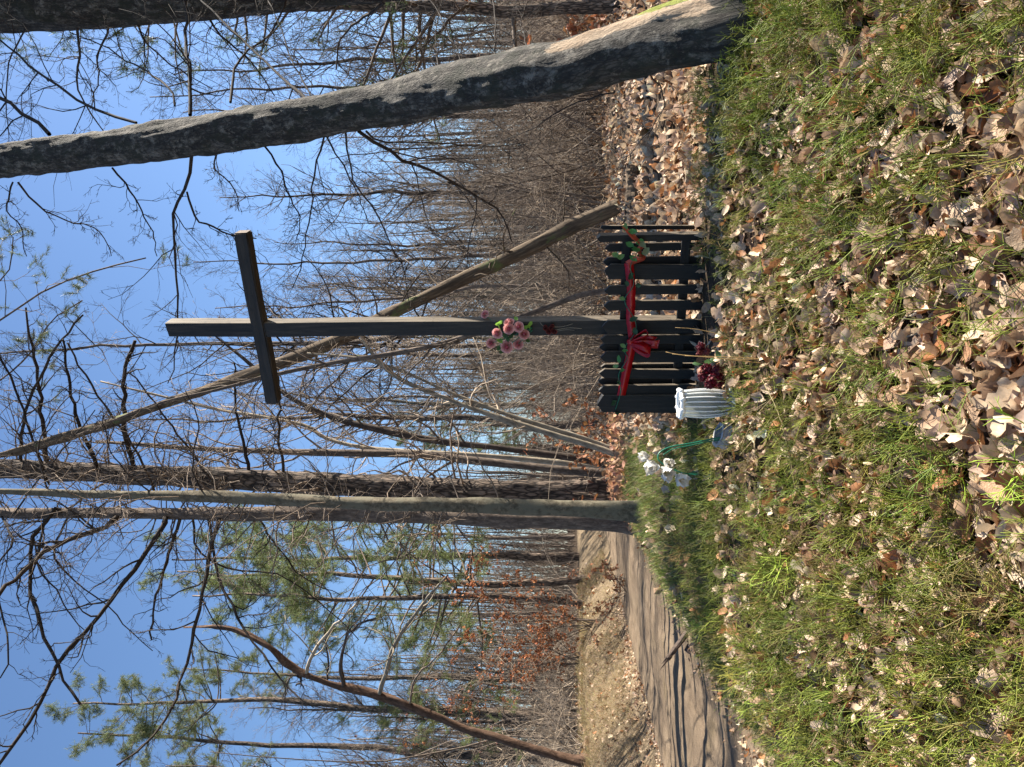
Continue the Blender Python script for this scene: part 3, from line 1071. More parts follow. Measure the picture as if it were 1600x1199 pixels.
for root, Yb, pts, w0, w1 in [
    # dead limbs of the pine pointing to the right
    (pine, Y1, [(72, 735), (70, 680, -.2), (60, 607, -.4), (56, 565, -.5), (40, 484, -.7)], 8, 3),
    (pine, Y1, [(33, 730), (35, 663, -.3), (60, 593, -.5), (87, 547, -.6), (129, 491, -.9)], 6, 3),
    (pine, Y1, [(150, 735), (147, 719, -.2), (122, 656, -.3), (108, 600, -.5), (98, 530, -.8)], 7, 3),
    (pine, Y1, [(212, 740), (199, 687, -.2), (192, 635, -.4), (196, 582, -.5), (210, 533, -.6)], 8, 5),
    (pine, Y1, [(392, 748), (378, 687, -.2), (366, 617, -.4), (367, 565, -.5)], 6, 2.5),
    (pine, Y1, [(446, 752), (436, 680, -.2), (437, 617, -.4), (430, 570, -.6)], 5, 2.5),
    (pine, Y1, [(241, 768, -.2), (227, 733, -.4), (196, 680, -.6), (150, 614, -.9), (105, 537, -1.3)], 4, 2.5),
    (pine, Y1, [(343, 771, -.2), (297, 705, -.4), (241, 628, -.9), (200, 580, -1.2)], 4, 2),
    (pine, Y1, [(77, 757, -.2), (52, 691, -.5), (28, 617, -.8), (0, 558, -1.1), (-40, 500, -1.3)], 4, 2.5),
    # boughs sweeping over the road
    (third, Y3, [(258, 803), (255, 822, -.2), (210, 888, -.4), (171, 941, -.6), (136, 986, -.8), (101, 1021, -1), (84, 1053, -1.1), (63, 1102, -1.3), (35, 1147, -1.5), (0, 1196, -1.7)], 8, 4),
    (third, Y3, [(100, 802), (91, 790, -.1), (52, 843, -.3), (45, 885, -.5), (49, 927, -.7), (63, 976, -.9), (80, 1018, -1.0), (101, 1070, -1.2), (129, 1098, -1.3)], 7, 3.5),
    (third, Y3, [(190, 803), (168, 822, -.2), (115, 840, -.3), (63, 867, -.5), (24, 906, -.8), (0, 927, -1), (-50, 990, -1.3)], 9, 5),
    (third, Y3, [(345, 805), (336, 829, -.2), (325, 885, -.4), (315, 937, -.6), (301, 997, -.9), (290, 1039, -1), (273, 1095, -1.3), (252, 1137, -1.5), (224, 1165, -1.7), (182, 1193, -1.9)], 7, 2.5),
    (third, Y3, [(286, 803), (276, 829, -.1), (255, 892, -.3), (241, 948, -.5), (234, 1000, -.7)], 6, 2.5),
    (third, Y3, [(325, 805), (339, 895, -.3), (364, 948, -.5), (385, 990, -.7), (420, 1032, -.9), (451, 1077, -1.2), (490, 1102, -1.4)], 5.5, 2),
    (third, Y3, [(110, 803), (84, 864, .4), (115, 906, .6), (171, 948, .9), (196, 979, 1.1), (238, 1018, 1.3)], 4, 1.6),
    (third, Y3, [(70, 802), (60, 885, .3), (91, 927, .5), (105, 955, .7), (133, 986, .9)], 4, 1.8),
    (third, Y3, [(0, 802), (20, 850, -.5), (-10, 900, -.8), (15, 1010, -1.3), (0, 1060, -1.4)], 4, 2),
    (third, Y3, [(300, 803), (310, 860, .3), (360, 890, .7), (440, 900, 1.0), (520, 960, 1.4), (560, 1000, 1.6)], 4, 1.6),
    (third, Y3, [(400, 803), (430, 850, .3), (470, 900, .6), (530, 930, .9)], 3.5, 1.5),
    (third, Y3, [(20, 806), (60, 750, -.6), (110, 690, -1.0), (150, 640, -1.3)], 3.5, 1.5),
    (grey, Y2, [(77, 770), (60, 700, .1), (90, 640, .2), (120, 610, .3)], 3, 1.5),
    (grey, Y2, [(241, 775), (200, 740, -.1), (170, 700, -.1), (160, 650, -.2)], 3, 1.5),
    (grey, Y2, [(320, 778), (300, 730, -.1), (310, 660, -.3), (290, 610, -.4)], 3, 1.5),
    (grey, Y2, [(430, 783), (410, 740, .1), (430, 690, .2), (420, 650, .2)], 2.6, 1.3),
    (grey, Y2, [(180, 772), (150, 800, .1), (140, 850, .2), (100, 880, .2)], 2.6, 1.3),
    (grey, Y2, [(380, 780), (350, 815, .1), (330, 850, .2)], 2.6, 1.3),
]:
    pp = px_path([(a, b, Yb + (c[0] if c else 0)) for a, b, *c in pts], 16)
    bough(root, pp, w0 * Yb / FPX / 2, w1 * Yb / FPX / 2, 'twig_dark', n1=12, l1=(0.14, 0.42), n2=4, n3=2, rmin=0.003, wander=.26)
# fine dead twigs all along the trio
for root, pth, rd, n in ((pine, pth1, rd1, 120), (grey, pth2, rd2, 90), (third, pth3, rd3, 150)):
    off = np.array(root.location)
    g = Geo()
    a, ra = grow(pth[None], rd[None], n, 0.12, 0.95, 0.4, 1.5, 70, 8, 0.28, 0.0, 0.12, 0.0035, absolute=True)
    b, rb = grow(a, ra, 5, 0.2, 0.97, 0.25, 0.6, 45, 5, 0.3, 0.0, 0.6, 0.0026)
    g.tubes(a - off, ra, 4)
    g.tubes(b - off, rb, 3)
    c, rc = grow(b, rb, 2, 0.2, 0.97, 0.3, 0.7, 45, 4, 0.3, 0.03, 0.6, 0.0022)
    g.tubes(c - off, rc, 3)
    g.build('twigs', 'twig_brown', root)

# needle boughs of the pine hanging into the sky
for pts, w0 in (([(-330, 722), (-150, 640, -.3), (-60, 545, -.6), (0, 502, -.8), (94, 442, -1.0), (168, 418, -1.1), (227, 404, -1.2)], 6),
                ([(-200, 725), (-60, 640, .3), (40, 560, .5), (80, 500, .6), (130, 470, .7)], 5),
                ([(-300, 722), (-160, 560, .4), (-40, 470, .8), (10, 430, .9), (20, 370, 1.0)], 5)):
    pp = px_path([(a, b, Y1 + (c[0] if c else 0)) for a, b, *c in pts], 18)
    ex = needles_extra(length=0.085, per=34, tone=(0.12, 0.145, 0.07), width=0.0022)
    bo = bough(pine, pp, w0 * Y1 / FPX / 2, 2 * Y1 / FPX / 2, 'bark_brown', n1=0, extra=ex)
    g = Geo()
    needle_tufts(g, ex.tips, ex.dirs, *ex.par, off=np.array(pine.location))
    g.build('needles', 'needles', bo, smooth=False)

# --- dead leaning trunk behind the fence
dead, pthd, rdd = tree_from_px('dead_leaning_tree', 'long dead brown trunk leaning left behind the cross, mossy at its foot', 8.2,
                               [(985, 312), (975, 318, 0), (900, 352, 0), (800, 402, 0), (650, 472, 0), (540, 526, 0), (400, 581, .1), (200, 651, .3), (0, 712, .5), (-200, 740, .7)],
                               [25, 23, 20, 18, 16, 14, 13, 11, 8, 4], 'bark_dead', 140, 18, flare=False, disp=.004)
for i_ in range(15):
    k = 6 + i_ * 3
    p0 = pthd[k]
    d = unit(rng.normal(0, 1, 3) * np.array((1, .6, .8)))
    L = rng.uniform(.25, .8)
    pp = spline([p0, p0 + d * L * .5, p0 + (d + rng.normal(0, .25, 3)) * L], 7)
    bough(dead, pp, 0.011, 0.004, 'bark_dead', n1=2, l1=(.2, .5), n2=0, name='stub')

# thinner stems
stem2, p_, r_ = tree_from_px('leaning_sapling', 'dark thin stem curving up behind the cross below the dead trunk', 7.2,
                             [(1000, 440), (945, 455), (905, 462), (830, 490), (720, 529), (620, 552), (520, 567), (430, 585), (336, 610), (245, 631), (120, 680)],
                             [9, 9, 9, 8, 8, 8, 7, 5, 4, 3, 2], 'bark_brown', 50, 10, flare=False)
pale, p2_, r2_ = tree_from_px('pale_sapling', 'pale pair-like slanting stem rising from the brown leaves left of the fence', 8.0,
                              [(965, 712), (947, 705), (905, 691), (800, 660), (730, 635), (639, 600), (594, 568), (560, 520), (530, 480)],
                              [10, 9, 8, 8, 7, 6, 5, 3, 2], 'bark_pale', 50, 8, flare=False)
pale2, p2b_, r2b_ = tree_from_px('pale_sapling', 'thinner pale stem close against the slanting pale one left of the fence', 8.05,
                                 [(960, 703), (900, 682), (800, 650), (700, 612), (640, 585), (560, 560), (480, 552)],
                                 [7, 7, 6, 5, 4, 3, 2], 'bark_pale', 40, 8, flare=False)
t4, p4_, r4_ = tree_from_px('slender_tree', 'slender wavy brown trunk between the pale stems and the stout pine', 9.6,
                            [(960, 726), (933, 721), (870, 712), (765, 698), (677, 687), (590, 670), (520, 652), (448, 617), (380, 560), (330, 520)],
                            [14, 12, 10, 9, 9, 9, 8, 6, 4, 2], 'bark_brown', 50, 10)
t5, p5_, r5_ = tree_from_px('slender_tree', 'straight slender trunk just right of the stout pine', 10.0,
                            [(960, 744), (937, 740), (835, 730), (730, 719), (660, 711), (520, 708), (315, 701), (150, 690)],
                            [13, 12, 12, 10, 9, 8, 6, 3], 'bark_brown', 50, 10)
t6, p6_, r6_ = tree_from_px('pale_slender_tree', 'pale thin trunk crossing behind the cross beam into the sky', 10.4,
                            [(955, 733), (860, 722), (760, 712), (640, 705), (560, 698), (507, 684), (479, 666), (413, 652), (332, 638), (245, 617), (157, 596)],
                            [9, 9, 8, 8, 7, 7, 6, 5, 4, 3, 2], 'bark_pale', 50, 8)
for root, pth, rd, n, mt in ((stem2, p_, r_, 20, 'twig_brown'), (pale, p2_, r2_, 16, 'twig_tan'), (pale2, p2b_, r2b_, 10, 'twig_tan'),
                             (t4, p4_, r4_, 22, 'twig_brown'), (t5, p5_, r5_, 22, 'twig_brown'), (t6, p6_, r6_, 18, 'twig_tan')):
    off = np.array(root.location)
    g = Geo()
    a, ra = grow(pth[None], rd[None], n, 0.25, 0.98, 0.5, 1.4, 45, 8, 0.22, 0.08, 0.4, 0.004, absolute=True)
    b, rb = grow(a, ra, 5, 0.2, 0.97, 0.25, 0.6, 42, 5, 0.25, 0.06, 0.6, 0.003)
    c, rc = grow(b, rb, 2, 0.2, 0.97, 0.3, 0.7, 42, 4, 0.3, 0.03, 0.6, 0.0024)
    g.tubes(a - off, ra, 4)
    g.tubes(b - off, rb, 3)
    g.tubes(c - off, rc, 3)
    g.build('twigs', mt, root)

# --- the orange pine leaning over the far side of the road
op, opth, ord_ = tree_from_px('orange_pine', 'orange-barked pine bending over from beyond the dirt road', 13.0,
                              [(905, 1190), (850, 1176), (772, 1151), (730, 1140), (688, 1123), (642, 1105), (590, 1088), (520, 1070), (483, 1056), (451, 1039), (420, 1011), (374, 986), (343, 980), (287, 981)],
                              [15, 14, 14, 13, 13, 13, 12, 11, 10, 9, 8, 7, 5, 2.5], 'bark_orange', 120, 16, disp=.006)
for pts, w0, w1, mt in [
    ([(593, 1085), (604, 1046, -.3), (618, 1004, -.6), (653, 955, -1), (698, 899, -1.3)], 8, 3, 'bark_pale'),
    ([(537, 1074), (532, 1042, -.2), (534, 1011, -.4), (551, 983, -.6), (586, 965, -.8)], 7, 3, 'bark_brown'),
    ([(479, 1054), (490, 1018, -.2), (532, 969, -.5), (560, 940, -.7)], 6, 3, 'bark_pale'),
    ([(640, 1104), (650, 1060, -.3), (690, 1020, -.6)], 4, 2, 'bark_brown'),
    ([(510, 1068), (512, 1030, .2), (505, 980, .4)], 4, 2, 'twig_dark'),
    ([(455, 1045), (470, 1062, .1), (462, 1072, .2)], 5, 3, 'twig_dark'),
]:
    pp = px_path([(a, b, 13 + (c[0] if c else 0)) for a, b, *c in pts], 12)
    bough(op, pp, w0 * 13 / FPX / 2, w1 * 13 / FPX / 2, mt, n1=7, l1=(.2, .45), n2=3, n3=1, rmin=0.004)


# ------------------------------------------------------------------ the stand of bare trees: a few kinds, then copies
def bare_tree_proto(seed, H, r0, nb, mt, tw, lean=0.05, low=0.25, spread=0.30):
    rg = np.random.default_rng(seed)
    root = thing('bare_tree', 'x', 'tree')
    K = 26
    t = np.linspace(0, 1, K)
    wob = np.cumsum(rg.normal(0, 1, (K, 2)), axis=0) * H * 0.0035
    d = rg.normal(0, lean, 2)
    pth = np.stack([wob[:, 0] + d[0] * H * t, wob[:, 1] + d[1] * H * t, t * H - 0.1], 1)
    rd = r0 * (1 - 0.9 * t ** 0.9) + 0.006
    rd[0] *= 1.4
    g = Geo()
    g.tubes(pth[None], rd[None], 9, rough=0.04)
    g.build('trunk', mt, root)
    g = Geo()
    a, ra = grow(pth[None], rd[None], nb, low, 0.99, spread * .5, spread, 52, 8, 0.16, 0.10, 0.42, 0.006, rg=rg)
    b, rb = grow(a, ra, 5, 0.15, 0.98, 0.3, 0.6, 45, 6, 0.2, 0.08, 0.6, 0.004, rg=rg)
    c, rc = grow(b, rb, 7, .15, .98, .35, .8, 42, 3, .22, .06, .65, .0026, rg=rg)
    g.tubes(a, ra, 4)
    g.tubes(b, rb, 3)
    g.tubes(c, rc, 3, caps=False)
    g.build('crown', tw, root)
    return root


def shrub_proto(seed, H, ns, mt, name='bare_shrub', fan=0.5, arch=0.1, leaf=None, dens=1.0):
    rg = np.random.default_rng(seed)
    root = thing(name, 'x', 'shrub')
    K = 10
    base = np.zeros((ns, 3))
    base[:, :2] = rg.normal(0, 0.13, (ns, 2))
    base[:, 2] = -0.08
    d = unit(np.concatenate([rg.normal(0, fan, (ns, 2)), np.ones((ns, 1))], 1))
    L = H * rg.uniform(.5, 1.1, ns)
    pts = [base]
    bias = rg.normal(0, .05, (ns, 3))
    for k in range(K - 1):
        pts.append(pts[-1] + d * (L / (K - 1))[:, None])
        d = unit(d + rg.normal(0, .10, (ns, 3)) + bias + np.array((0, 0, -arch * k / K)))
    p = np.stack(pts, 1)
    r = np.linspace(1, .25, K)[None] * rg.uniform(.006, .016, (ns, 1)) * (H / 3) ** .5
    g = Geo()
    g.tubes(p, r, 5)
    g.build('stems', mt, root)
    g = Geo()
    a, ra = grow(p, r, int(8 * dens), .15, .98, .18, .42, 40, 6, .22, .08, .5, .0028, rg=rg)
    b, rb = grow(a, ra, 4, .15, .98, .3, .65, 42, 5, .25, .05, .6, .0022, rg=rg)
    g.tubes(a, ra, 3)
    g.tubes(b, rb, 3, caps=False)
    g.build('twigs', mt, root)
    if leaf:
        n, tone, size = leaf
        src = b.reshape(-1, 3)
        sel = rg.integers(0, len(src), n)
        V, Q = leaf_template(4, 'beech', 0.4, 0.4, seed=seed)
        gl = Geo()
        gl.scatter(V, Q, None, src[sel] + rg.normal(0, .02, (n, 3)), eul(rg.uniform(0, 6.28, n), rg.normal(-.9, .6, n), rg.normal(0, .6, n)),
                   size * rg.uniform(.6, 1.2, n), jit(tone, n, .25, rg))
        o = gl.build('foliage', 'litter', root)
    return root


protos = [bare_tree_proto(100 + k, *a) for k, a in enumerate([
    (9.5, .055, 44, 'bark_brown', 'twig_brown', .05, .22, .30),
    (11.5, .08, 48, 'bark_grey', 'twig_brown', .04, .3, .26),
    (8.0, .045, 40, 'bark_brown', 'twig_tan', .08, .15, .34),
    (13.0, .10, 52, 'bark_pine', 'twig_brown', .03, .35, .24),
    (10.0, .06, 46, 'bark_grey', 'twig_tan', .07, .2, .32),
    (12.0, .07, 46, 'bark_brown', 'twig_dark', .04, .3, .26),
])]
sprotos = [shrub_proto(200 + k, *a) for k, a in enumerate([
    (2.6, 16, 'twig_tan', 'bare_shrub', .45),
    (3.4, 13, 'twig_brown', 'bare_shrub', .35),
    (2.0, 20, 'twig_tan', 'bare_shrub', .6, .25),
    (4.2, 12, 'twig_brown', 'bare_shrub', .28),
    (3.0, 15, 'twig_tan', 'bare_shrub', .5, .2),
])]


LOOK = {}
for o_, t_ in zip(protos, ['thin brown bare tree', 'grey-barked bare tree', 'low pale-twigged bare tree', 'tall rough-barked bare tree', 'pale-twigged grey bare tree', 'dark-twigged bare tree']):
    LOOK[o_.name] = t_
for o_, t_ in zip(sprotos, ['pale fanning bare shrub', 'tall brown bare shrub', 'low pale arching bare shrub', 'upright whippy brown bare shrub', 'wide pale bare shrub']):
    LOOK[o_.name] = t_


def zone_of(x, y):
    py = 599.5 - FPX * x / y
    if py > 830: return 'the stand across the dirt road'
    if py > 640: return 'the stand between road trio and cross'
    if py > 300: return 'the thicket behind the picket fence'
    return 'the thicket right of the leaning trunk'


used_first = set()
placed = []


def place(proto_list, n, ylo, yhi, kind_word, group, smin, smax, mind, xspread=0.62, power=1.0, accept=None):
    cnt = tries = 0
    while cnt < n and tries < n * 60:
        tries += 1
        y = ylo + (yhi - ylo) * random.random() ** power
        x = random.uniform(-xspread, xspread) * y
        dr = x - road_x(y)
        if dr > -5.2 and dr < 2.5: continue
        if accept and not accept(x, y): continue
        if any((x - a) ** 2 + (y - b) ** 2 < mind ** 2 for a, b in placed[-400:]): continue
        placed.append((x, y))
        pr = random.choice(proto_list)
        depth = 'at the front of' if y < 17 else ('midway into' if y < 29 else 'deep in')
        lab = (LOOK[pr.name] if pr.name in LOOK else kind_word) + ' ' + depth + ' ' + zone_of(x, y)
        loc = (x, y, gz(x, y))
        s_ = random.uniform(smin, smax)
        if pr.name not in used_first:
            used_first.add(pr.name)
            pr.location = loc
            pr.rotation_euler = (0, 0, random.uniform(0, 6.28))
            pr.scale = (s_,) * 3
            pr['label'] = lab
            pr['group'] = group
        else:
            dup(pr, loc, random.uniform(0, 6.28), s_, lab, group)
        cnt += 1


place(protos, 170, 12.5, 46, 'thin bare brown tree', 'bare trees of the forest', .62, 1.02, .75, .66, 0.9)
place(sprotos, 135, 10.2, 26, 'many-stemmed bare shrub', 'bare shrubs at the forest edge', .65, 1.1, .4, .64, 1.2,
      accept=lambda x, y: (599.5 - FPX * x / y < 640 or 599.5 - FPX * x / y > 850) and x > road_x(y) - 30)
# shrubs beyond the bank
for k, (px, py, Y) in enumerate([(925, 1180, 15), (920, 1120, 17), (922, 1060, 19), (920, 1000, 21), (924, 1199, 18), (915, 950, 24), (930, 1250, 14)]):
    p = P(px, py, Y)
    dup(sprotos[(2, 0, 4)[k % 3]], (p[0], p[1], gz(p[0], p[1])), k * 1.3, .9 + .1 * (k % 3), 'many-stemmed bare shrub on top of the road bank', 'bare shrubs at the forest edge')

# copper-leaved young beeches
beech = shrub_proto(300, 5.0, 10, 'twig_brown', 'copper_leaved_beech', .33, .05, (2200, (0.34, 0.135, 0.055), .085), 1.0)
beech['label'] = 'young beech still holding copper leaves beyond the road bank'
p = P(900, 975, 19)
beech.location = (p[0], p[1], gz(p[0], p[1]))
p = P(900, 1035, 18)
dup(beech, (p[0], p[1], gz(p[0], p[1])), 2.0, .85, 'smaller copper-leaved beech nearer the orange pine')
bl = shrub_proto(301, 1.3, 8, 'twig_brown', 'copper_leaved_oak', .6, .05, (260, (0.30, 0.13, 0.06), .085), 1.0)
bl['label'] = 'low oak seedling with rusty leaves at the foot of the slender trunks'
p = G(955, 690)
p = P(955, 690, 9.0)
bl.location = (p[0], p[1], gz(p[0], p[1]))
p = P(940, 925, 16.5)
dup(bl, (p[0], p[1], gz(p[0], p[1])), 1.0, 1.2, 'low rusty-leaved oak seedling on the far road bank')
p = P(930, 15, 9)
dup(bl, (p[0], p[1], gz(p[0], p[1])), 3.0, 1.6, 'rusty-leaved oak bush behind the foot of the leaning trunk')
# sapling with a few dry leaves against the sky
lf = shrub_proto(302, 9.5, 4, 'twig_brown', 'tall_sapling', .10, .0, (170, (0.19, 0.08, 0.06), .07), .9)
lf['label'] = 'tall whippy sapling with a few last leaves against the sky'
lf['category'] = 'tree'
p = P(900, 1130, 17)
lf.location = (p[0], p[1], gz(p[0], p[1]))
# thin rods on the right of the road
whip = shrub_proto(303, 3.2, 14, 'twig_tan', 'hazel_shrub', .75, .15, None, .6)
whip['label'] = 'sprawling pale-stemmed hazel at the left edge beyond the bank'
p = P(925, 1165, 14.5)
whip.location = (p[0], p[1], gz(p[0], p[1]))


# ------------------------------------------------------------------ pines with green crowns
def pine_proto(seed, H, r0, nb, low, name, tone, spread=.22, tuft=0.13, mt='bark_pine', droop=0.0, per=24):
    rg = np.random.default_rng(seed)
    root = thing(name, 'x', 'tree')
    K = 24
    t = np.linspace(0, 1, K)
    wob = np.cumsum(rg.normal(0, 1, (K, 2)), axis=0) * H * 0.003
    pth = np.stack([wob[:, 0], wob[:, 1], t * H - .1], 1)
    rd = r0 * (1 - .9 * t) + .008
    g = Geo()
    g.tubes(pth[None], rd[None], 10, rough=.04)
    g.build('trunk', mt, root)
    g = Geo()
    a, ra = grow(pth[None], rd[None], nb, low, .99, spread * .5, spread, 72, 8, .12, .03 - droop, .4, .008, rg=rg)
    b, rb = grow(a, ra, 6, .3, 1.0, .25, .5, 48, 5, .18, .06, .6, .005, rg=rg)
    c, rc = grow(b, rb, 3, .3, 1.0, .35, .6, 42, 4, .2, .1, .6, .004, rg=rg)
    g.tubes(a, ra, 4)
    g.tubes(b, rb, 3)
    g.tubes(c, rc, 3, caps=False)
    g.build('limbs', 'bark_brown', root)
    tips = np.concatenate([c[:, -1], b[:, -1]])
    dirs = unit(np.concatenate([c[:, -1] - c[:, -2], b[:, -1] - b[:, -2]]))
    g = Geo()
    needle_tufts(g, np.concatenate([c[:, -1], c[:, -2], b[:, -1], b[:, -2]]), np.concatenate([dirs[:len(c)]] * 2 + [dirs[-len(b):]] * 2), tuft, per, tone, .0030, spread=.8, back=3.0)
    g.build('crown', 'needles', root, smooth=False)
    return root


pp1 = pine_proto(401, 15, .13, 30, .70, 'green_pine', (0.17, 0.195, 0.08), .19, .12)
pp2 = pine_proto(402, 8.0, .07, 40, .25, 'young_pine', (0.19, 0.225, 0.085), .30, .11)
pp3 = pine_proto(403, 11, .10, 70, .15, 'spruce_tree', (0.10, 0.14, 0.055), .20, .08, droop=.06, per=9)


def put(o, px, py, Y, s_, label, first=False, rz=0.0, tree_top=None):
    p = P(px, py, Y)
    loc = (p[0], p[1], gz(p[0], p[1]))
    if first:
        o.location = loc
        o.scale = (s_,) * 3
        o.rotation_euler = (0, 0, rz)
        o['label'] = label
        return o
    return dup(o, loc, rz, s_, label)


put(pp1, 900, 1120, 22, 1.05, 'tall round-topped pine at the left border against the sky', True)
put(pp1, 900, 1190, 27, 1.28, 'tallest pine far beyond the road, at the left border', rz=2)
put(pp1, 900, 1060, 30, 1.10, 'slim distant pine behind the copper-leaved beech', rz=4)
put(pp1, 900, 1230, 24, .95, 'pine cut by the left border behind the orange one', rz=5)
put(pp2, 900, 903, 24, 1.75, 'bushy young pine between the road trio and the beech', True)
put(pp2, 900, 872, 28, 2.0, 'young pine close behind the brown trunk of the trio', rz=2)
put(pp2, 900, 945, 22, 1.5, 'feathery pine rising behind the copper beech crown', rz=3)
put(pp2, 900, 660, 30, 1.1, 'distant pine showing between the slender trunks', rz=1)
put(pp2, 900, 1140, 20, .8, 'small pine behind the orange pine stem', rz=4)
put(pp3, 900, 12, 8.5, .75, 'drooping green spruce in the upper gap right of the leaning trunk', True)
put(pp3, 900, 700, 36, .9, 'far spruce behind the slender trunks', rz=2)

# ------------------------------------------------------------------ far wood that reads as one mass
g = Geo()
n = 750
y = rng.uniform(40, 95, n)
x = rng.uniform(-0.85, 0.85, n) * y
ok = clear_of_road(x, y, 1.5)
x, y = x[ok], y[ok]
n = len(x)
z = base_z(x, y)
H = rng.uniform(7, 14, n)
K = 6
t = np.linspace(0, 1, K)
wob = np.cumsum(rng.normal(0, .12, (n, K, 2)), axis=1)
pt = np.stack([x[:, None] + wob[..., 0], y[:, None] + wob[..., 1], z[:, None] - .2 + t[None] * H[:, None]], -1)
rr = rng.uniform(.04, .13, (n, 1)) * (1 - .85 * t[None]) + .012
g.tubes(pt, rr, 5)
a, ra = grow(pt, rr, 12, .15, .98, .12, .3, 50, 4, .18, .1, .4, .012)
g.tubes(a, ra, 3, caps=False)
b, rb = grow(a, ra, 5, .2, .98, .35, .75, 45, 2, .2, .1, .6, .006)
g.tubes(b, rb, 3, caps=False)
n = 3600
y = rng.uniform(30, 75, n)
x = rng.uniform(-0.8, 0.8, n) * y
dr = x - road_x(y)
k = (dr > 2.6) | (dr < -4) | (y > 48)
x, y = x[k], y[k]
n = len(x)
d = unit(np.stack([rng.normal(0, .3, n), rng.normal(0, .3, n), np.ones(n)], -1))
L = rng.uniform(1.5, 5.0, n)
pts = [np.stack([x, y, base_z(x, y) - .1], -1)]
for k in range(4):
    pts.append(pts[-1] + d * (L / 4)[:, None])
    d = unit(d + rng.normal(0, .12, (n, 3)))
pt = np.stack(pts, 1)
rr = rng.uniform(.012, .03, (n, 1)) * np.linspace(1, .4, 5)[None]
g.tubes(pt, rr, 3, caps=False)
a, ra = grow(pt, rr, 5, .2, .97, .25, .55, 40, 3, .2, .05, .6, .008)
g.tubes(a, ra, 3, caps=False)
tag(g.build('far_wood', 'twig_brown'), 'distant bare wood closing the view behind everything', 'wood', kind='stuff')

# brushwood on the forest floor behind the fence
g = Geo()
n = 2600
y = 9.6 + 22 * rng.random(n) ** 1.4
x = rng.uniform(-.6, .64, n) * y
dr = x - road_x(y)
ok = ((dr > 2.4) | (dr < -4.6)) & ((599.5 - FPX * x / y < 650) | (599.5 - FPX * x / y > 850))
x, y = x[ok], y[ok]
n = len(x)
d = unit(np.stack([rng.normal(0, .45, n), rng.normal(0, .45, n), np.ones(n)], -1))
L = rng.uniform(.6, 2.6, n)
pts = [np.stack([x, y, base_z(x, y) - .03], -1)]
for k in range(6):
    pts.append(pts[-1] + d * (L / 6)[:, None])
    d = unit(d + rng.normal(0, .14, (n, 3)) - np.array((0, 0, .05)))
pt = np.stack(pts, 1)
rr = rng.uniform(.003, .008, (n, 1)) * np.linspace(1, .4, 7)[None]
g.tubes(pt, rr, 3, caps=False)
a, ra = grow(pt, rr, 5, .2, .97, .2, .5, 42, 5, .25, .05, .6, .002)
g.tubes(a, ra, 3, caps=False)
tag(g.build('brushwood', 'twig_tan'), 'tangle of thin bare brushwood stems along the forest edge', 'brushwood', kind='stuff')

# ------------------------------------------------------------------ cross and fence
A = R(-25)
rdir = np.array((math.cos(A), math.sin(A), 0))
ndir = np.array((math.sin(A), -math.cos(A), 0))   # towards the camera
YC = 3.95
pc = P(1000, 508, YC)
pc[2] = gz(pc[0], pc[1])
PW = 0.082
front = pc + ndir * PW / 2
top = on_plane(256, 502, front, ndir)
cross = thing('wooden_cross', 'tall dark weathered wooden cross standing behind the picket fence', 'cross', tuple(pc), A)
Hc = top[2] - pc[2]
bm = box_bm(PW, PW, Hc + .25, -.25, .007)
bmesh.ops.subdivide_edges(bm, edges=[e for e in bm.edges if abs(e.verts[0].co.z - e.verts[1].co.z) > 1], cuts=14)
for v in bm.verts:
    v.co.x += 0.002 * math.sin(v.co.z * 5) + random.gauss(0, .0006)
    v.co.y += random.gauss(0, .0006)
    if v.co.z > Hc - 0.02 and v.co.x < 0: v.co.z -= 0.006
po = bm_obj('post', bm, 'wood_cross', cross)
side_faces(po.data, lambda n: abs(n.x) > .8 or n.z > .8, 'wood_sunlit')
sR = np.dot(on_plane(382, 364, front, ndir) - pc, rdir)
sL = np.dot(on_plane(424, 631, front, ndir) - pc, rdir)
zb = on_plane(402, 506, front, ndir)[2] - pc[2]
BH, BD = 0.072, 0.074
bm = bmesh.new()
bmesh.ops.create_cube(bm, size=1)
for v in bm.verts:
    v.co = Vector((v.co.x * (sR - sL), v.co.y * BD, v.co.z * BH))
bmesh.ops.bevel(bm, geom=bm.edges[:], offset=.006, segments=2, affect='EDGES')
bmesh.ops.subdivide_edges(bm, edges=[e for e in bm.edges if abs(e.verts[0].co.x - e.verts[1].co.x) > .5], cuts=10)
for v in bm.verts:
    v.co += Vector((random.gauss(0, .0008), random.gauss(0, .0007), random.gauss(0, .0008) + .002 * math.sin(v.co.x * 9)))
beam = bm_obj('cross_beam', bm, 'wood_beam', cross)
side_faces(beam.data, lambda n: abs(n.x) > .8 or n.z > .8, 'wood_sunlit_beam')
beam.location = ((sR + sL) / 2, -0.012, zb)

# fence: front face plane a little before the post
FO = PW / 2 + 0.075
fpl = pc + ndir * FO
fence = thing('picket_fence', 'low black picket fence of uneven pointed boards before the cross', 'fence', tuple(pc + ndir * FO), A)
fz0 = fence.location.z


def fence_s(px, py, depth=0.0):
    q = on_plane(px, py, fpl - ndir * depth, ndir)
    return float(np.dot(q - fpl, rdir)), float(q[2])


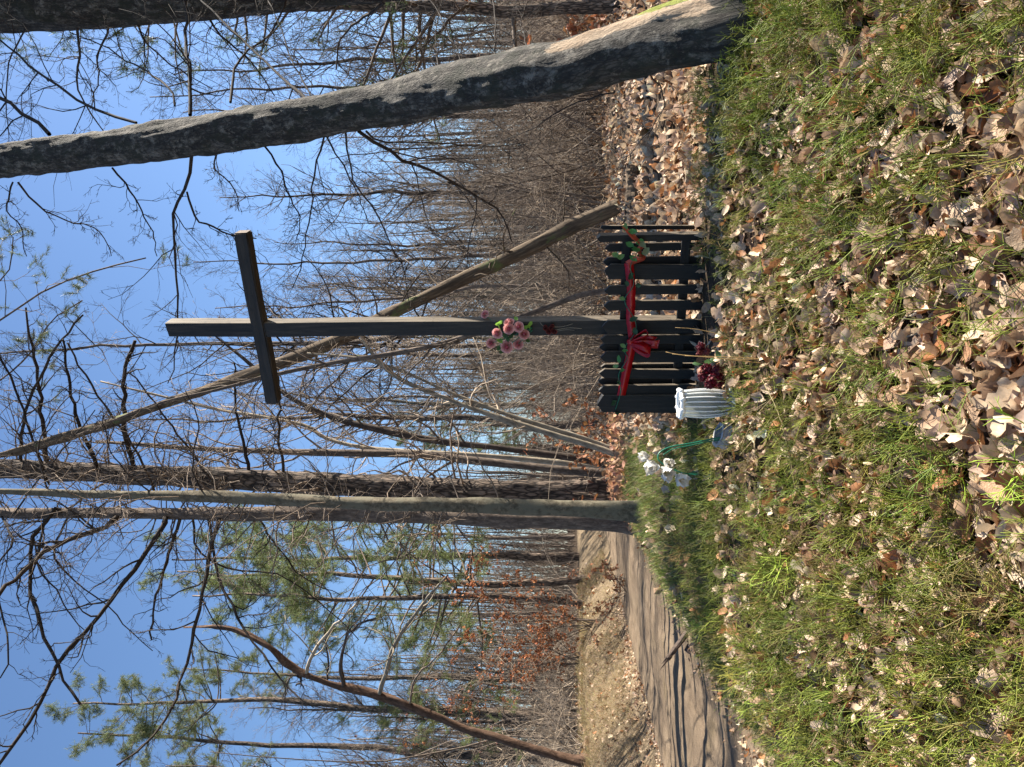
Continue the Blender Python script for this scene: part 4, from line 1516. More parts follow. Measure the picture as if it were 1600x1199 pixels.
def picket(py0, py1, ptop, depth=0.0, mat='wood_fence', pbot=None, thick=0.022, tilt=0.0, label=None):
    s0, zt = fence_s(ptop, py1, depth)
    s1, _ = fence_s(ptop, py0, depth)
    w, cx = abs(s1 - s0), (s0 + s1) / 2
    q = fpl - ndir * depth + rdir * cx
    z0 = gz(q[0], q[1]) - .06
    H = zt - z0
    tip = min(w * .55, .03)
    prof = [(-w / 2, 0), (w / 2, 0), (w / 2, H - tip), (random.uniform(-.1, .1) * w, H), (-w / 2, H - tip * random.uniform(.8, 1.15))]
    bm = bmesh.new()
    f = [bm.verts.new((x, -thick / 2, z)) for x, z in prof]
    b = [bm.verts.new((x, thick / 2, z)) for x, z in prof]
    bm.faces.new(f)
    bm.faces.new(b[::-1])
    for k in range(5):
        bm.faces.new((f[k], b[k], b[(k + 1) % 5], f[(k + 1) % 5]))
    bmesh.ops.bevel(bm, geom=bm.edges[:], offset=.0018, segments=1, affect='EDGES')
    o = bm_obj('picket', bm, mat, fence)
    side_faces(o.data, lambda n: abs(n.x) > .75, 'wood_sunlit')
    o.location = (cx, depth, z0 - fz0)
    o.rotation_euler = (random.gauss(0, .015), tilt + random.gauss(0, .008), random.gauss(0, .02))
    if label: o['label'] = label
    return o


# (right edge, left edge, top) in photograph pixels; depth behind the front face
for a, b, c, dpt, mt, lab in [
    (366, 376, 932, 0.0, 'wood_fence', 'thick picket with a broad side coloured sunlit-pale at the right end'),
    (380, 392, 945, .05, 'wood_fence', None),
    (402, 415, 942, .05, 'wood_fence', None),
    (416, 439, 944, 0, 'wood_fence', None),
    (446, 460, 944, 0, 'wood_fence', None),
    (470, 485, 943, 0, 'wood_fence', None),
    (500, 521, 940, 0, 'wood_fence', None),
    (524, 537, 938, 0, 'wood_fence', None),
    (538, 549, 936, .045, 'wood_fence', None),
    (550, 566, 938, 0, 'wood_fence', None),
    (567, 577, 938, .045, 'wood_fence', None),
    (578, 592, 936, 0, 'wood_fence', None),
    (590, 600, 934, .045, 'wood_fence', None),
    (600, 614, 935, 0, 'wood_fence', None),
]:
    picket(a, b, c, dpt, mt, label=lab, thick=.062 if lab else .022)
# corner boards
s0, zt = fence_s(935, 617)
s1, _ = fence_s(935, 644)
pk = picket(617, 643, 933, -.01, 'wood_fence', thick=.05)
pk.name = 'end_post'
picket(355, 361, 938, .17, 'wood_fence')
for pxr in (978, 1066):
    sa, za = fence_s(pxr, 372, .03)
    sb, zb2 = fence_s(pxr - 6, 640, .03)
    bm = box_bm(abs(sa - sb) + .03, .026, .045, -.0225, .003)
    o = bm_obj('rail', bm, 'wood_rail', fence)
    o.location = ((sa + sb) / 2, .026, (za + zb2) / 2 - fz0)
    o.rotation_euler = (0, -math.atan2(zb2 - za, abs(sa - sb)) * -1 * 0.0, 0)
# ---------------------------------------------------------------- red ribbon with its bow
def strip(g, path, upv, width, thick=.0015, twist=None):
    path = np.asarray(path, float)
    K = len(path)
    upv = np.broadcast_to(np.asarray(upv, float), (K, 3))
    w = np.broadcast_to(np.asarray(width, float), (K,))
    t = unit(np.gradient(path, axis=0))
    u = unit(upv - (upv * t).sum(1, keepdims=True) * t)
    nn = np.cross(t, u) * thick / 2
    V = np.stack([path + u * w[:, None] / 2 + nn, path - u * w[:, None] / 2 + nn, path - u * w[:, None] / 2 - nn, path + u * w[:, None] / 2 - nn], 1).reshape(-1, 3)
    Q = []
    for k in range(K - 1):
        for j in range(4):
            Q.append((k * 4 + j, k * 4 + (j + 1) % 4, k * 4 + 4 + (j + 1) % 4, k * 4 + 4 + j))
    Q += [(0, 1, 2, 3), (4 * K - 1, 4 * K - 2, 4 * K - 3, 4 * K - 4)]
    g.add(V, np.array(Q))


def fp(px, py, off=.02):
    return on_plane(px, py, fpl + ndir * off, ndir)


ribbon = thing('red_ribbon', 'bright red satin ribbon tied with a bow along the fence top', 'ribbon', tuple(fp(990, 530)))
off = np.array(ribbon.location)
UPZ = np.array((0, 0, 1.0))
g = Geo()
pp = spline([fp(982, 411, .016), fp(984, 425, .017), fp(986, 445, .018), fp(986, 470, .019), fp(985, 497, .018), fp(987, 515, .017), fp(989, 530, .02)], 40)
pp += ndir * (np.sin(np.linspace(0, 22, 40)) * .003 + rng.normal(0, .0012, 40))[:, None] + UPZ * rng.normal(0, .0008, (40, 1))
strip(g, pp - off, UPZ, 13 * 3.85 / FPX)
g.build('band', 'ribbon_red', ribbon)
g = Geo()
pp = spline([fp(989, 528, .021), fp(985, 552, .02), fp(979, 580, .019), fp(972, 612, .019), fp(966, 638, .02), fp(965, 642, .012), fp(965, 642, -.03)], 40)
strip(g, pp - off, UPZ + rdir * .12, 13 * 3.95 / FPX)
g.build('band', 'ribbon_red', ribbon)
g = Geo()
kn = fp(985, 534, .035)
rr = .016
th = np.linspace(0, 2 * math.pi, 14)
g.tubes((kn + np.outer(np.sin(th * 0), rdir) + np.stack([np.zeros(14)] * 3, 1) + np.outer(np.linspace(-.018, .018, 14), UPZ))[None] - off, (rr * np.sqrt(np.clip(1 - np.linspace(-.92, .92, 14) ** 2, .05, 1)))[None], 10)
g.build('knot', 'ribbon_red', ribbon)
for pts, wd in (
    ([(987, 533, .035), (998, 524, .06), (1010, 518, .075), (1012, 524, .09), (1003, 528, .08), (988, 534, .045)], .034),
    ([(987, 536, .035), (998, 546, .06), (1012, 552, .075), (1016, 547, .09), (1004, 541, .085), (988, 536, .045)], .036)):
    g = Geo()
    pp = spline([fp(*p) for p in pts], 26)
    wv = wd * 1.45 * (0.45 + 0.55 * np.sin(np.linspace(0, math.pi, 26)) ** .6)
    strip(g, pp - off, unit(ndir * .8 + rdir * (.6 if pts[1][1] < 530 else -.6) + UPZ * .15), wv)
    g.build('bow_loop', 'ribbon_red', ribbon)
for pts in ([(988, 535, .04), (1002, 536, .06), (1018, 538, .062), (1029, 538, .058)], [(988, 534, .04), (1000, 531, .05), (1014, 530, .045), (1022, 533, .04)]):
    g = Geo()
    pp = spline([fp(*p) for p in pts], 16)
    pp += ndir * (np.sin(np.linspace(0, 9, 16)) * .004)[:, None]
    strip(g, pp - off, rdir + ndir * .3, np.linspace(.02, .055, 16))
    g.build('tail', 'ribbon_red', ribbon)

# ---------------------------------------------------------------- leafy garland along the ribbon
gar = thing('leaf_garland', 'artificial green leaf garland wound along the red ribbon', 'garland', tuple(fp(985, 400)))
off = np.array(gar.location)
g = Geo()
gp = [(975, 352, .03), (985, 368, .05), (998, 384, .05), (992, 402, .045), (985, 418, .04), (990, 445, .03), (976, 470, .03), (992, 500, .045), (992, 520, .05), (975, 545, .03), (980, 560, .03), (967, 585, .03), (970, 610, .03), (962, 640, .03)]
gpath = spline([fp(*p) for p in gp], 90)
g.tubes(gpath[None] - off, np.full((1, 90), .0022), 5)
g.build('stem', 'plastic_green', gar)
LV = [leaf_template(5, 'beech', .5, .35, seed=k) for k in range(3)]


def leaf_mesh(name, V, Q, col):
    g = Geo()
    g.add(V, Q, None, None, col)
    return g.mesh(name)


green_tones = [(0.10, 0.30, 0.09), (0.20, 0.36, 0.12), (0.30, 0.38, 0.22), (0.05, 0.12, 0.06)]
gl_mesh = [leaf_mesh('leaf', *LV[k % 3], green_tones[k]) for k in range(4)]
for m_ in gl_mesh: m_.materials.append(M['greens'])


def leaf_child(parent, me, pos, rot, s_, name='leaf'):
    o = bpy.data.objects.new(name, me)
    COL.objects.link(o)
    o.parent = parent
    mw = Matrix([list(r) for r in rot]).to_4x4()
    o.matrix_local = Matrix.Translation(Vector(pos)) @ mw @ Matrix.Diagonal((s_, s_, s_, 1))
    return o


for px, py, o_, L, k in [(978, 356, .05, .05, 1), (990, 362, .06, .05, 0), (1003, 385, .07, .065, 2), (1008, 393, .07, .06, 2), (998, 376, .06, .06, 0), (992, 392, .06, .06, 0), (1000, 400, .05, .05, 0),
                         (990, 405, .06, .05, 0), (970, 402, .04, .05, 1), (963, 400, .04, .05, 1), (985, 383, .05, .05, 0), (984, 431, .03, .055, 3), (997, 443, .03, .06, 3), (980, 443, .03, .04, 3), (990, 500, .06, .055, 3), (992, 518, .07, .05, 3),
                         (974, 541, .04, .04, 1), (977, 548, .04, .035, 0), (968, 560, .04, .045, 0), (964, 572, .04, .04, 1), (972, 578, .03, .035, 0), (966, 598, .04, .04, 3), (958, 628, .03, .05, 3), (964, 648, .02, .05, 3), (972, 466, .03, .04, 1)]:
    rot = rand_rot(1, .5)[0]
    # leaves hang facing the path
    rot = np.array([[1, 0, 0], [0, .25, -.97], [0, .97, .25]]) @ eul(rng.normal(0, .9, 1), rng.normal(0, .4, 1), rng.normal(0, .4, 1))[0]
    leaf_child(gar, gl_mesh[k], fp(px, py, o_) - off, rot, L)
g = Geo()
pp = spline([fp(p[0], p[1], p[2]) for p in [(973, 354, .05), (982, 362, .06), (992, 372, .065), (1003, 382, .06), (998, 392, .05), (1004, 402, .06), (990, 408, .05), (982, 412, .03)]], 34)
strip(g, pp - off, unit(ndir * .4 + UPZ * .8 + rdir * .5), .038 + .010 * np.sin(np.linspace(0, 9, 34)))
g.build('coral_ribbon', 'ribbon_coral', gar)


# ---------------------------------------------------------------- roses
def _sph():
    pts = [(x, y, z) for x in (-1, 0, 1) for y in (-1, 0, 1) for z in (-1, 0, 1) if (x, y, z) != (0, 0, 0)]
    bm = bmesh.new()
    for p in pts: bm.verts.new(Vector(p).normalized())
    bm.verts.index_update()
    bmesh.ops.convex_hull(bm, input=bm.verts[:])
    bmesh.ops.triangulate(bm, faces=bm.faces[:])
    bm.verts.index_update()
    t = np.array([[v.index for v in f.verts] for f in bm.faces])
    bm.free()
    return t


SPH_T = _sph()


def rose_geo(g, c, axis_, R0, inner, outer):
    ax = unit(np.asarray(axis_, float))
    e1 = unit(np.cross(ax, (0.31, .2, .93)))
    e2 = np.cross(ax, e1)
    g.add(np.asarray(c) + R0 * .42 * unit(np.array([(x, y, z) for x in (-1, 0, 1) for y in (-1, 0, 1) for z in (-1, 0, 1) if (x, y, z) != (0, 0, 0)], float)) + ax * R0 * .12, None, SPH_T, None, inner)
    layers = [(3, .30, .95, 0.02), (4, .52, .9, .10), (5, .78, .78, .3), (6, 1.0, .55, .55)]
    for li, (n, rr, hh, flare) in enumerate(layers):
        for k in range(n):
            a0 = 2 * math.pi * (k + .37 * li) / n + random.uniform(-.12, .12)
            half = math.pi / n * 1.35
            nu, nv = 5, 4
            V = []
            for j in range(nv + 1):
                v = j / nv
                for i_ in range(nu + 1):
                    u = i_ / nu * 2 - 1
                    an = a0 + u * half * (1 - .25 * (v > .8))
                    rad = R0 * rr * (.45 + .6 * math.sin(v * math.pi * .55)) + R0 * flare * .35 * max(0, v - .6) / .4 * (1 + .2 * u * u) + .06 * R0 * u * (1 if li < 3 else .5)
                    h = R0 * (1.1 * hh * v * (1 - .12 * u * u) - .15 * li * .3 - flare * .25 * max(0, v - .75) / .25)
                    V.append(np.asarray(c) + e1 * rad * math.cos(an) + e2 * rad * math.sin(an) + ax * (h - .45 * R0))
            Q = []
            for j in range(nv):
                for i_ in range(nu):
                    a = j * (nu + 1) + i_
                    Q.append((a, a + 1, a + nu + 2, a + nu + 1))
            vv = np.repeat(np.arange(nv + 1) / nv, nu + 1)[:, None]
            base = np.asarray(inner) * (1 - li / 3) + np.asarray(outer) * (li / 3)
            edge = np.asarray(outer) * 1.15
            g.add(np.array(V), np.array(Q), None, None, np.clip(base * (1 - vv ** 2) + edge * vv ** 2, 0, .85))


ROSE_IN, ROSE_OUT = (0.50, 0.09, 0.13), (0.80, 0.42, 0.38)


def cp(px, py, off=.0):
    return on_plane(px, py, front + ndir * off, ndir)


bq = thing('rose_bouquet', 'bunch of pink artificial roses with green leaves fixed on the cross post', 'bouquet', tuple(cp(795, 520, .03)))
off = np.array(bq.location)
view = -unit(ray(795, 520))
for zx, zy, o_, s_ in [(600, 262, .035, 1.0), (598, 352, .06, 1.02), (720, 328, .06, 1.0), (450, 412, .055, 1.0), (792, 418, .05, 1.0), (378, 535, .03, .92), (572, 580, .035, 1.2), (716, 545, .02, 1.0)]:
    px, py = 720 + zx / 8, 470 + zy / 8
    g = Geo()
    rose_geo(g, cp(px, py, o_) - off, view + rng.normal(0, .28, 3), .0235 * s_, ROSE_IN, ROSE_OUT)
    ro = g.build('rose', 'petal', bq)
bright = leaf_mesh('leaf', *LV[0], (0.26, 0.46, 0.07))
darkg = leaf_mesh('leaf', *LV[1], (0.07, 0.14, 0.05))
for m_ in (bright, darkg): m_.materials.append(M['greens'])
for zx, zy, o_, L, me in [(485, 270, .05, .042, bright), (470, 290, .045, .035, bright), (500, 345, .04, .04, bright), (845, 300, .05, .045, bright), (870, 325, .05, .04, bright), (690, 232, .03, .04, bright),
                          (640, 455, .03, .05, darkg), (560, 440, .03, .05, darkg), (600, 470, .025, .05, darkg), (490, 500, .02, .05, bright), (480, 590, .02, .045, darkg), (830, 500, .02, .04, darkg), (650, 400, .03, .05, darkg), (520, 640, .02, .04, darkg), (810, 340, .035, .04, bright)]:
    rot = np.array([[1, 0, 0], [0, .2, -.98], [0, .98, .2]]) @ eul(rng.uniform(-2.5, 2.5, 1), rng.normal(0, .4, 1), rng.normal(0, .4, 1))[0]
    leaf_child(bq, me, cp(720 + zx / 8, 470 + zy / 8, o_) - off, rot, L)
g = Geo()
sp_ = []
for zx, zy in [(600, 350), (720, 330), (450, 410), (790, 415), (380, 535), (570, 580), (715, 545), (600, 262)]:
    a = cp(720 + zx / 8, 470 + zy / 8, .03)
    e = cp(832, 516 + random.uniform(-4, 4), .012)
    sp_.append(spline([a, (a + e) / 2 + ndir * .0, e], 8))
g.tubes(np.array(sp_) - off, np.full((len(sp_), 8), .002), 5)
g.build('stems', 'plastic_green', bq)

bud = thing('rose_bud', 'single pink rosebud poking out right of the post above the bouquet', 'flower', tuple(on_plane(757, 491, pc, ndir)))
off = np.array(bud.location)
g = Geo()
rose_geo(g, np.zeros(3), view + np.array((.4, 0, .5)), .019, ROSE_IN, ROSE_OUT)
g.build('bloom', 'petal', bud)
g = Geo()
g.tubes(spline([np.zeros(3), on_plane(763, 497, pc, ndir) - off, cp(775, 505, .004) - off], 8)[None], np.full((1, 8), .0018), 5)
g.build('stem', 'plastic_green', bud)

wb = thing('withered_bouquet', 'small dull red withered flowers on thin stems, hanging on the post below the roses', 'bouquet', tuple(cp(860, 512, .01)))
off = np.array(wb.location)
for zx, zy in [(1060, 340), (1100, 390), (1140, 330), (1170, 385), (1120, 355)]:
    g = Geo()
    rose_geo(g, cp(720 + zx / 8, 470 + zy / 8, .02) - off, view + rng.normal(0, .4, 3), .013, (0.10, .012, .012), (0.20, .05, .045))
    g.build('bloom', 'petal', wb)
g = Geo()
sp_ = [spline([cp(720 + a / 8, 470 + b / 8, .012), cp(720 + c / 8, 470 + d / 8, .01), cp(720 + e / 8, 470 + f / 8, .008)], 8) for a, b, c, d, e, f in
       [(1140, 330, 1270, 325, 1400, 290), (1170, 370, 1350, 340, 1510, 350), (1170, 390, 1300, 365, 1420, 370), (1060, 340, 1010, 300, 990, 270)]]
g.tubes(np.array(sp_) - off, np.full((4, 8), .0012), 4)
g.build('stems', 'bark_pale', wb)


# ------------------------------------------------------------------ grave goods before the fence
def lathe(g, prof, nseg=32, scallop=0, depth=0.0, col=None):
    th = np.linspace(0, 2 * math.pi, nseg, endpoint=False)
    mod = 1 + depth * np.cos(th * scallop) if scallop else np.ones(nseg)
    V = np.concatenate([np.stack([r * mod * np.cos(th), r * mod * np.sin(th), np.full(nseg, z)], 1) for r, z in prof])
    Q = []
    for k in range(len(prof) - 1):
        for j in range(nseg):
            Q.append((k * nseg + j, k * nseg + (j + 1) % nseg, (k + 1) * nseg + (j + 1) % nseg, (k + 1) * nseg + j))
    g.add(V, np.array(Q), None, None, col)


lb = G(1143, 630)
YLn = lb[1]
Sl = 84 / FPX * YLn     # height
lan = thing('glass_lantern', 'white ribbed glass grave lantern standing before the left fence end', 'lantern', (lb[0], lb[1], lb[2] - .005), .3)
lan.rotation_euler = (0.03, -0.02, .3)
g = Geo()
rW = 21 / FPX * YLn
lathe(g, [(rW * .55, .10 * Sl), (rW * .80, .13 * Sl), (rW * .95, .3 * Sl), (rW * 1.0, .5 * Sl), (rW * .97, .7 * Sl), (rW * .88, .88 * Sl), (rW * .86, .93 * Sl), (rW * .80, .93 * Sl), (rW * .84, .7 * Sl), (rW * .86, .4 * Sl), (rW * .7, .15 * Sl)], 60, 12, .035)
g.build('glass_body', 'frosted_glass', lan)
g = Geo()
for k in range(18):
    a = 2 * math.pi * k / 18
    rp_ = np.array([(rW * .84, .11 * Sl), (rW * .99, .3 * Sl), (rW * 1.05, .5 * Sl), (rW * 1.01, .7 * Sl), (rW * .92, .92 * Sl)])
    g.tubes(spline([(r * math.cos(a), r * math.sin(a), z) for r, z in rp_], 10)[None], np.full((1, 10), .0032), 6)
g.build('ribs', 'white_glass', lan)
g = Geo()
lathe(g, [(rW * .8, .91 * Sl), (rW * 1.0, .91 * Sl), (rW * 1.06, .945 * Sl), (rW * 1.0, .985 * Sl), (rW * .8, .985 * Sl), (rW * .78, .945 * Sl), (rW * .8, .91 * Sl)], 40)
for k in range(8):
    a = 2 * math.pi * k / 8
    c = np.array((rW * 1.03 * math.cos(a), rW * 1.03 * math.sin(a), 0))
    g.tubes((c + np.outer(np.linspace(.90, 1.0, 6) * Sl, (0, 0, 1)))[None], np.array([[.004, .009, .0105, .0105, .009, .004]]), 8)
g.build('rim', 'white_glass', lan)
g = Geo()
lathe(g, [(0.001, 0), (rW * 1.12, 0), (rW * 1.18, .02 * Sl), (rW * .95, .07 * Sl), (rW * .6, .11 * Sl), (0.001, .115 * Sl)], 24, 8, .06)
g.build('foot', 'blue_glass', lan, smooth=False)
g = Geo()
lathe(g, [(0.001, .13 * Sl), (rW * .5, .13 * Sl), (rW * .52, .5 * Sl), (rW * .4, .53 * Sl), (0.001, .52 * Sl)], 20, col=(.72, .68, .55))
g.build('candle', 'petal', lan)

cb = G(1146, 686)
cup = thing('plastic_lamp_foot', 'toppled translucent grey plastic lamp foot lying beside the lantern', 'grave lamp', (cb[0], cb[1], cb[2]), .4)
w = 20 / FPX * cb[1]
g = Geo()
lathe(g, [(0.001, -.0), (w * .75, 0), (w * .9, .008), (w * .95, w * .45), (w * 1.05, w * .5), (w * 1.05, w * .62), (w * .95, w * .66), (w * .86, w * 1.2), (w * .78, w * 1.22), (w * .76, w * .7), (0.001, w * .62)], 24, 6, .05)
o = g.build('body', 'grey_plastic', cup, smooth=False)
o.rotation_euler = (.25, .18, 0)
g = Geo()
lathe(g, [(w * .72, w * 1.18), (w * .95, w * 1.2), (w * .98, w * 1.26), (w * .72, w * 1.28), (w * .72, w * 1.18)], 24, 6, .05)
o = g.build('collar', 'grey_plastic', cup, smooth=False)
o.rotation_euler = (.25, .18, 0)

# dark red chrysanthemums
mb = G(1142, 590)
mum = thing('chrysanthemum_bunch', 'dark red artificial chrysanthemums lying against the lantern', 'flowers', tuple(mb))
off = np.array(mum.location)
PV, PQ = leaf_template(3, 'beech', .7, .5, seed=5)
for px, py, s_, tone in [(1108, 580, 1.0, (0.11, .006, .014)), (1118, 594, 1.1, (0.13, .007, .016)), (1125, 582, 1.0, (0.10, .006, .013)), (1112, 602, 1.0, (0.12, .007, .015)), (1127, 600, .95, (0.14, .008, .018)), (1100, 592, .8, (0.13, .01, .018)),
                         (1132, 590, .8, (.10, .006, .012)), (1098, 545, .75, (0.12, .012, .02)), (1106, 552, .7, (0.18, .04, .04)), (1096, 556, .6, (.13, .02, .02))]:
    s_ *= 1.4
    c = P(px - 3, py - 3, mb[1] - .03 + random.uniform(-.03, .03)) - off
    n = 120
    d = unit(rng.normal(0, 1, (n, 3)) + view * .7)
    yaw = np.arctan2(-d[:, 0], d[:, 1])
    pit = np.arcsin(np.clip(d[:, 2], -1, 1))
    g = Geo()
    g.scatter(PV + np.array((0, .45, 0)), PQ, None, np.repeat(c[None], n, 0), eul(yaw, pit, rng.uniform(0, 6.28, n)), .026 * s_ * rng.uniform(.75, 1.1, n), jit(tone, n, .25))
    g.build('bloom', 'petal', mum, smooth=False)
g = Geo()
rose_geo(g, P(1096, 580, mb[1] - .03) - off, view + np.array((.3, 0, .6)), .016, (0.6, .2, .16), (0.75, .5, .38))
g.build('pale_rose', 'petal', mum)
g = Geo()
rose_geo(g, P(1147, 584, mb[1] - .05) - off, view, .010, (0.6, .01, .01), (0.7, .03, .02))
g.build('red_bud', 'petal', mum)
for px, py in [(1118, 560), (1125, 556), (1110, 566), (1136, 574), (1130, 564), (1092, 566)]:
    rot = eul(rng.uniform(0, 6.28, 1), rng.normal(.6, .4, 1), rng.normal(0, .4, 1))[0]
    leaf_child(mum, darkg, P(px, py, mb[1] + .02) - off, rot, .05)

# white artificial lily on a bent green stem
wl = G(1152, 683)
lily = thing('white_lily_stem', 'white artificial lilies drooping on a bent teal stem beside the lantern', 'flower', tuple(wl))
off = np.array(lily.location)
YW = wl[1] + .02
g = Geo()
main = spline([P(1152, 683, YW), P(1120, 685, YW), P(1085, 692, YW), P(1050, 698, YW), P(1032, 706, YW), P(1028, 716, YW - .01), P(1034, 724, YW - .02), P(1048, 732, YW - .03), P(1070, 740, YW - .03), P(1090, 742, YW - .03)], 50)
sec = spline([P(1152, 686, YW + .01), P(1120, 688, YW + .01), P(1085, 695, YW + .01), P(1052, 702, YW + .01), P(1036, 711, YW)], 50)
g.tubes(np.stack([main, sec]) - off, np.stack([np.linspace(.004, .0026, 50), np.linspace(.0035, .002, 50)]), 7)
g.build('stem', 'plastic_green', lily)
pet = leaf_mesh('petal', *leaf_template(6, 'beech', .45, .25, seed=9), (0.74, 0.72, 0.66))
pet.materials.append(M['petal'])
pet2 = leaf_mesh('petal', *leaf_template(6, 'beech', .7, .35, seed=12), (0.70, 0.67, 0.62))
pet2.materials.append(M['petal'])
V = None
for (px, py, o_), ax, s_ in [((1022, 723, -.04), (-.35, -.75, .45), 1.0), ((1040, 737, -.05), (-.1, -.9, -.1), 1.05), ((1058, 744, -.05), (-.3, -.85, -.4), .95), ((1014, 714, -.03), (.1, -.5, .8), .7), ((1045, 727, -.05), (.25, -.9, .1), .8)]:
    c = P(px, py, YW + o_)
    fl = empty('flower', tuple(c - off))
    fl.parent = lily
    ax = unit(np.array(ax))
    e1 = unit(np.cross(ax, (.2, .1, 1)))
    e2 = np.cross(ax, e1)
    for k in range(6):
        a = 2 * math.pi * k / 6 + random.uniform(-.15, .15)
        open_ = .75 + random.uniform(-.2, .2)
        yv = unit((e1 * math.cos(a) + e2 * math.sin(a)) * open_ + ax * .55)
        zv = unit(ax - yv * np.dot(ax, yv))
        xv = np.cross(yv, zv)
        rot = np.stack([xv, yv, zv], 1)
        leaf_child(fl, pet if k % 2 else pet2, yv * .034 * s_, rot, .082 * s_, 'petal')
    gs = Geo()
    ends = [ax * .035 + (e1 * math.cos(q) + e2 * math.sin(q)) * .012 for q in np.arange(4) * 1.57]
    gs.tubes(np.array([spline([np.zeros(3), e * .5, e], 5) for e in ends]), np.full((4, 5), .0014), 4, col=(.6, .5, .15))
    gs.build('stamens', 'petal', fl)
for px, py in ((1078, 743), (1086, 740), (1074, 738)):
    leaf_child(lily, gl_mesh[3], P(px, py, YW - .03) - off, eul(rng.uniform(0, 6, 1), rng.normal(.8, .3, 1), rng.normal(0, .3, 1))[0], .035)


# ------------------------------------------------------------------ broken log at the road edge, sticks, plank
def rough_log(name, label, cat, a, b, r0, r1, mat, sides=10, K=14, bend=.03, rough=.12, group=None):
    root = thing(name, label, cat, tuple((np.asarray(a) + np.asarray(b)) / 2), group=group)
    off = np.array(root.location)
    mid = (np.asarray(a) + np.asarray(b)) / 2 + rng.normal(0, bend, 3) * np.array((1, 1, .4))
    pth = spline([a, mid, b], K)
    rd = np.linspace(r0, r1, K) * (1 + rng.normal(0, .06, K))
    g = Geo()
    g.tubes(pth[None] - off, rd[None], sides, rough=rough)
    # closed foot
    g.add(g.V[0][:sides], None, np.array([(0, k + 1, k) for k in range(1, sides - 1)]))
    g.build('wood', mat, root, smooth=False)
    return root, pth, rd, off


YB = G(1085, 985)[1]
a = P(1084, 975, YB)
b = P(1043, 1030, YB - .15)
lg, lpth, lrd, loff = rough_log('broken_log', 'dark broken branch jutting over the road edge', 'log', a, b, .034, .026, 'wood_log', 9, 16, .015)
g = Geo()
for dx, dy, L in ((.02, .0, .10), (-.01, .02, .07), (.0, -.015, .13)):
    q = spline([lpth[-1] + np.array((dx, dy, 0)), lpth[-1] + unit(lpth[-1] - lpth[-3]) * L + np.array((dx * 1.5, dy, 0))], 4)
    g.tubes(q[None] - loff, np.array([[.012, .009, .006, .001]]), 5)
g.build('splinters', 'wood_log', lg, smooth=False)
a = P(1095, 985, YB)
b = P(1075, 1020, YB - .1)
rough_log('stump_chunk', 'short dark chunk of rotten wood under the broken branch', 'log', a, b, .055, .04, 'wood_log', 9, 10, .01, .2)


def stick(label, pts, w, mat='bark_pale', lift=.03, forks=2, name='stick'):
    q = []
    for px, py in pts:
        p = G(px, py)
        p[2] += lift + random.uniform(-.008, .012)
        q.append(p)
    pth = spline(q, 14)
    root = thing(name, label, 'stick', tuple(q[0]))
    off = np.array(root.location)
    g = Geo()
    r0 = w * q[0][1] / FPX / 2
    rd = np.linspace(r0, r0 * .6, 14)
    pth[1:] += rng.normal(0, .003, (13, 3))
    g.tubes(pth[None] - off, rd[None], 7, rough=.06)
    g.build('wood', mat, root)
    if forks:
        g = Geo()
        a_, ra = grow(pth[None], rd[None], forks, .35, .95, .25, .4, 40, 6, .12, .04, .6, .0012)
        g.tubes(a_ - off, ra, 5)
        g.build('side_twig', mat, root)
    return root


stick('pale bent stick with a fork lying on the bare leaves, low right', [(1392, 205), (1415, 248), (1440, 275), (1480, 298)], 7)
stick('short bleached twig near the lower right corner', [(1513, 22), (1530, 45), (1535, 62), (1545, 80)], 6, forks=1)
stick('thin straight grey twig slanting across the leaves, upper slope', [(1375, 182), (1300, 255), (1200, 340)], 3, forks=0, lift=.05)
stick('long thin stick pointing at the fence from mid slope', [(1480, 480), (1400, 512), (1330, 545)], 5, forks=2)
stick('brittle thin twig beside the long stick at mid slope', [(1455, 515), (1420, 540), (1392, 562)], 3.5, forks=1)
stick('curved twig in the lowest middle leaves', [(1570, 400), (1545, 430), (1510, 450)], 4, forks=1)
stick('dark twig near the leaning trunk foot', [(1168, 120), (1200, 122), (1240, 135)], 3, 'bark_brown', forks=1)
stick('pale crooked stick fallen behind the broken branch', [(1075, 966), (1085, 978), (1094, 995)], 6, forks=0)
stick('grey branch lying at the right litter edge', [(1590, 170), (1560, 190), (1555, 215)], 6, forks=1)

q = G(1000, 290)
rough_log('mossy_log', 'short dark rotten log with moss near the foot of the dead leaning trunk', 'log', q + np.array((-.12, .02, .05)), q + np.array((.16, -.05, .06)), .075, .06, 'bark_dead', 12, 14, .01, .12)
q = G(1060, 150)
rough_log('fallen_limb', 'grey fallen limb half sunk in the flat litter behind the leaning trunk', 'log', q + np.array((-.5, .25, .03)), q + np.array((.35, -.1, .05)), .022, .012, 'bark_grey', 8, 14, .03, .08)

# small weathered boards on the litter
bp = G(1085, 262)
pl = thing('board_scrap', 'small grey board scrap lying on the flat litter right of the fence', 'board', tuple(bp), .5)
bm = box_bm(.17, .06, .018, .02, .002)
o = bm_obj('board', bm, 'wood_bare', pl)
o.rotation_euler = (.1, .12, 0)
ms = G(1010, 208)
ms = P(1012, 208, 7.0)
ms[2] = gz(ms[0], ms[1])

# ------------------------------------------------------------------ leaf litter
TONES = 1.22 * np.array([(0.42, 0.31, 0.20), (0.52, 0.40, 0.27), (0.34, 0.22, 0.135), (0.45, 0.34, 0.245), (0.26, 0.12, 0.05), (0.38, 0.27, 0.20), (0.17, 0.10, 0.06)])
TP = np.array([.19, .13, .21, .13, .16, .11, .08])


def pick_tones(n, far=False):
    k = rng.choice(len(TONES), n, p=TP / TP.sum())
    return np.clip(TONES[k] * np.exp(rng.normal(0, .18, (n, 1))), .02, .7)


def patch(x, y, f=1.1, o=5):
    return wavy(x, y, f, o, 8)


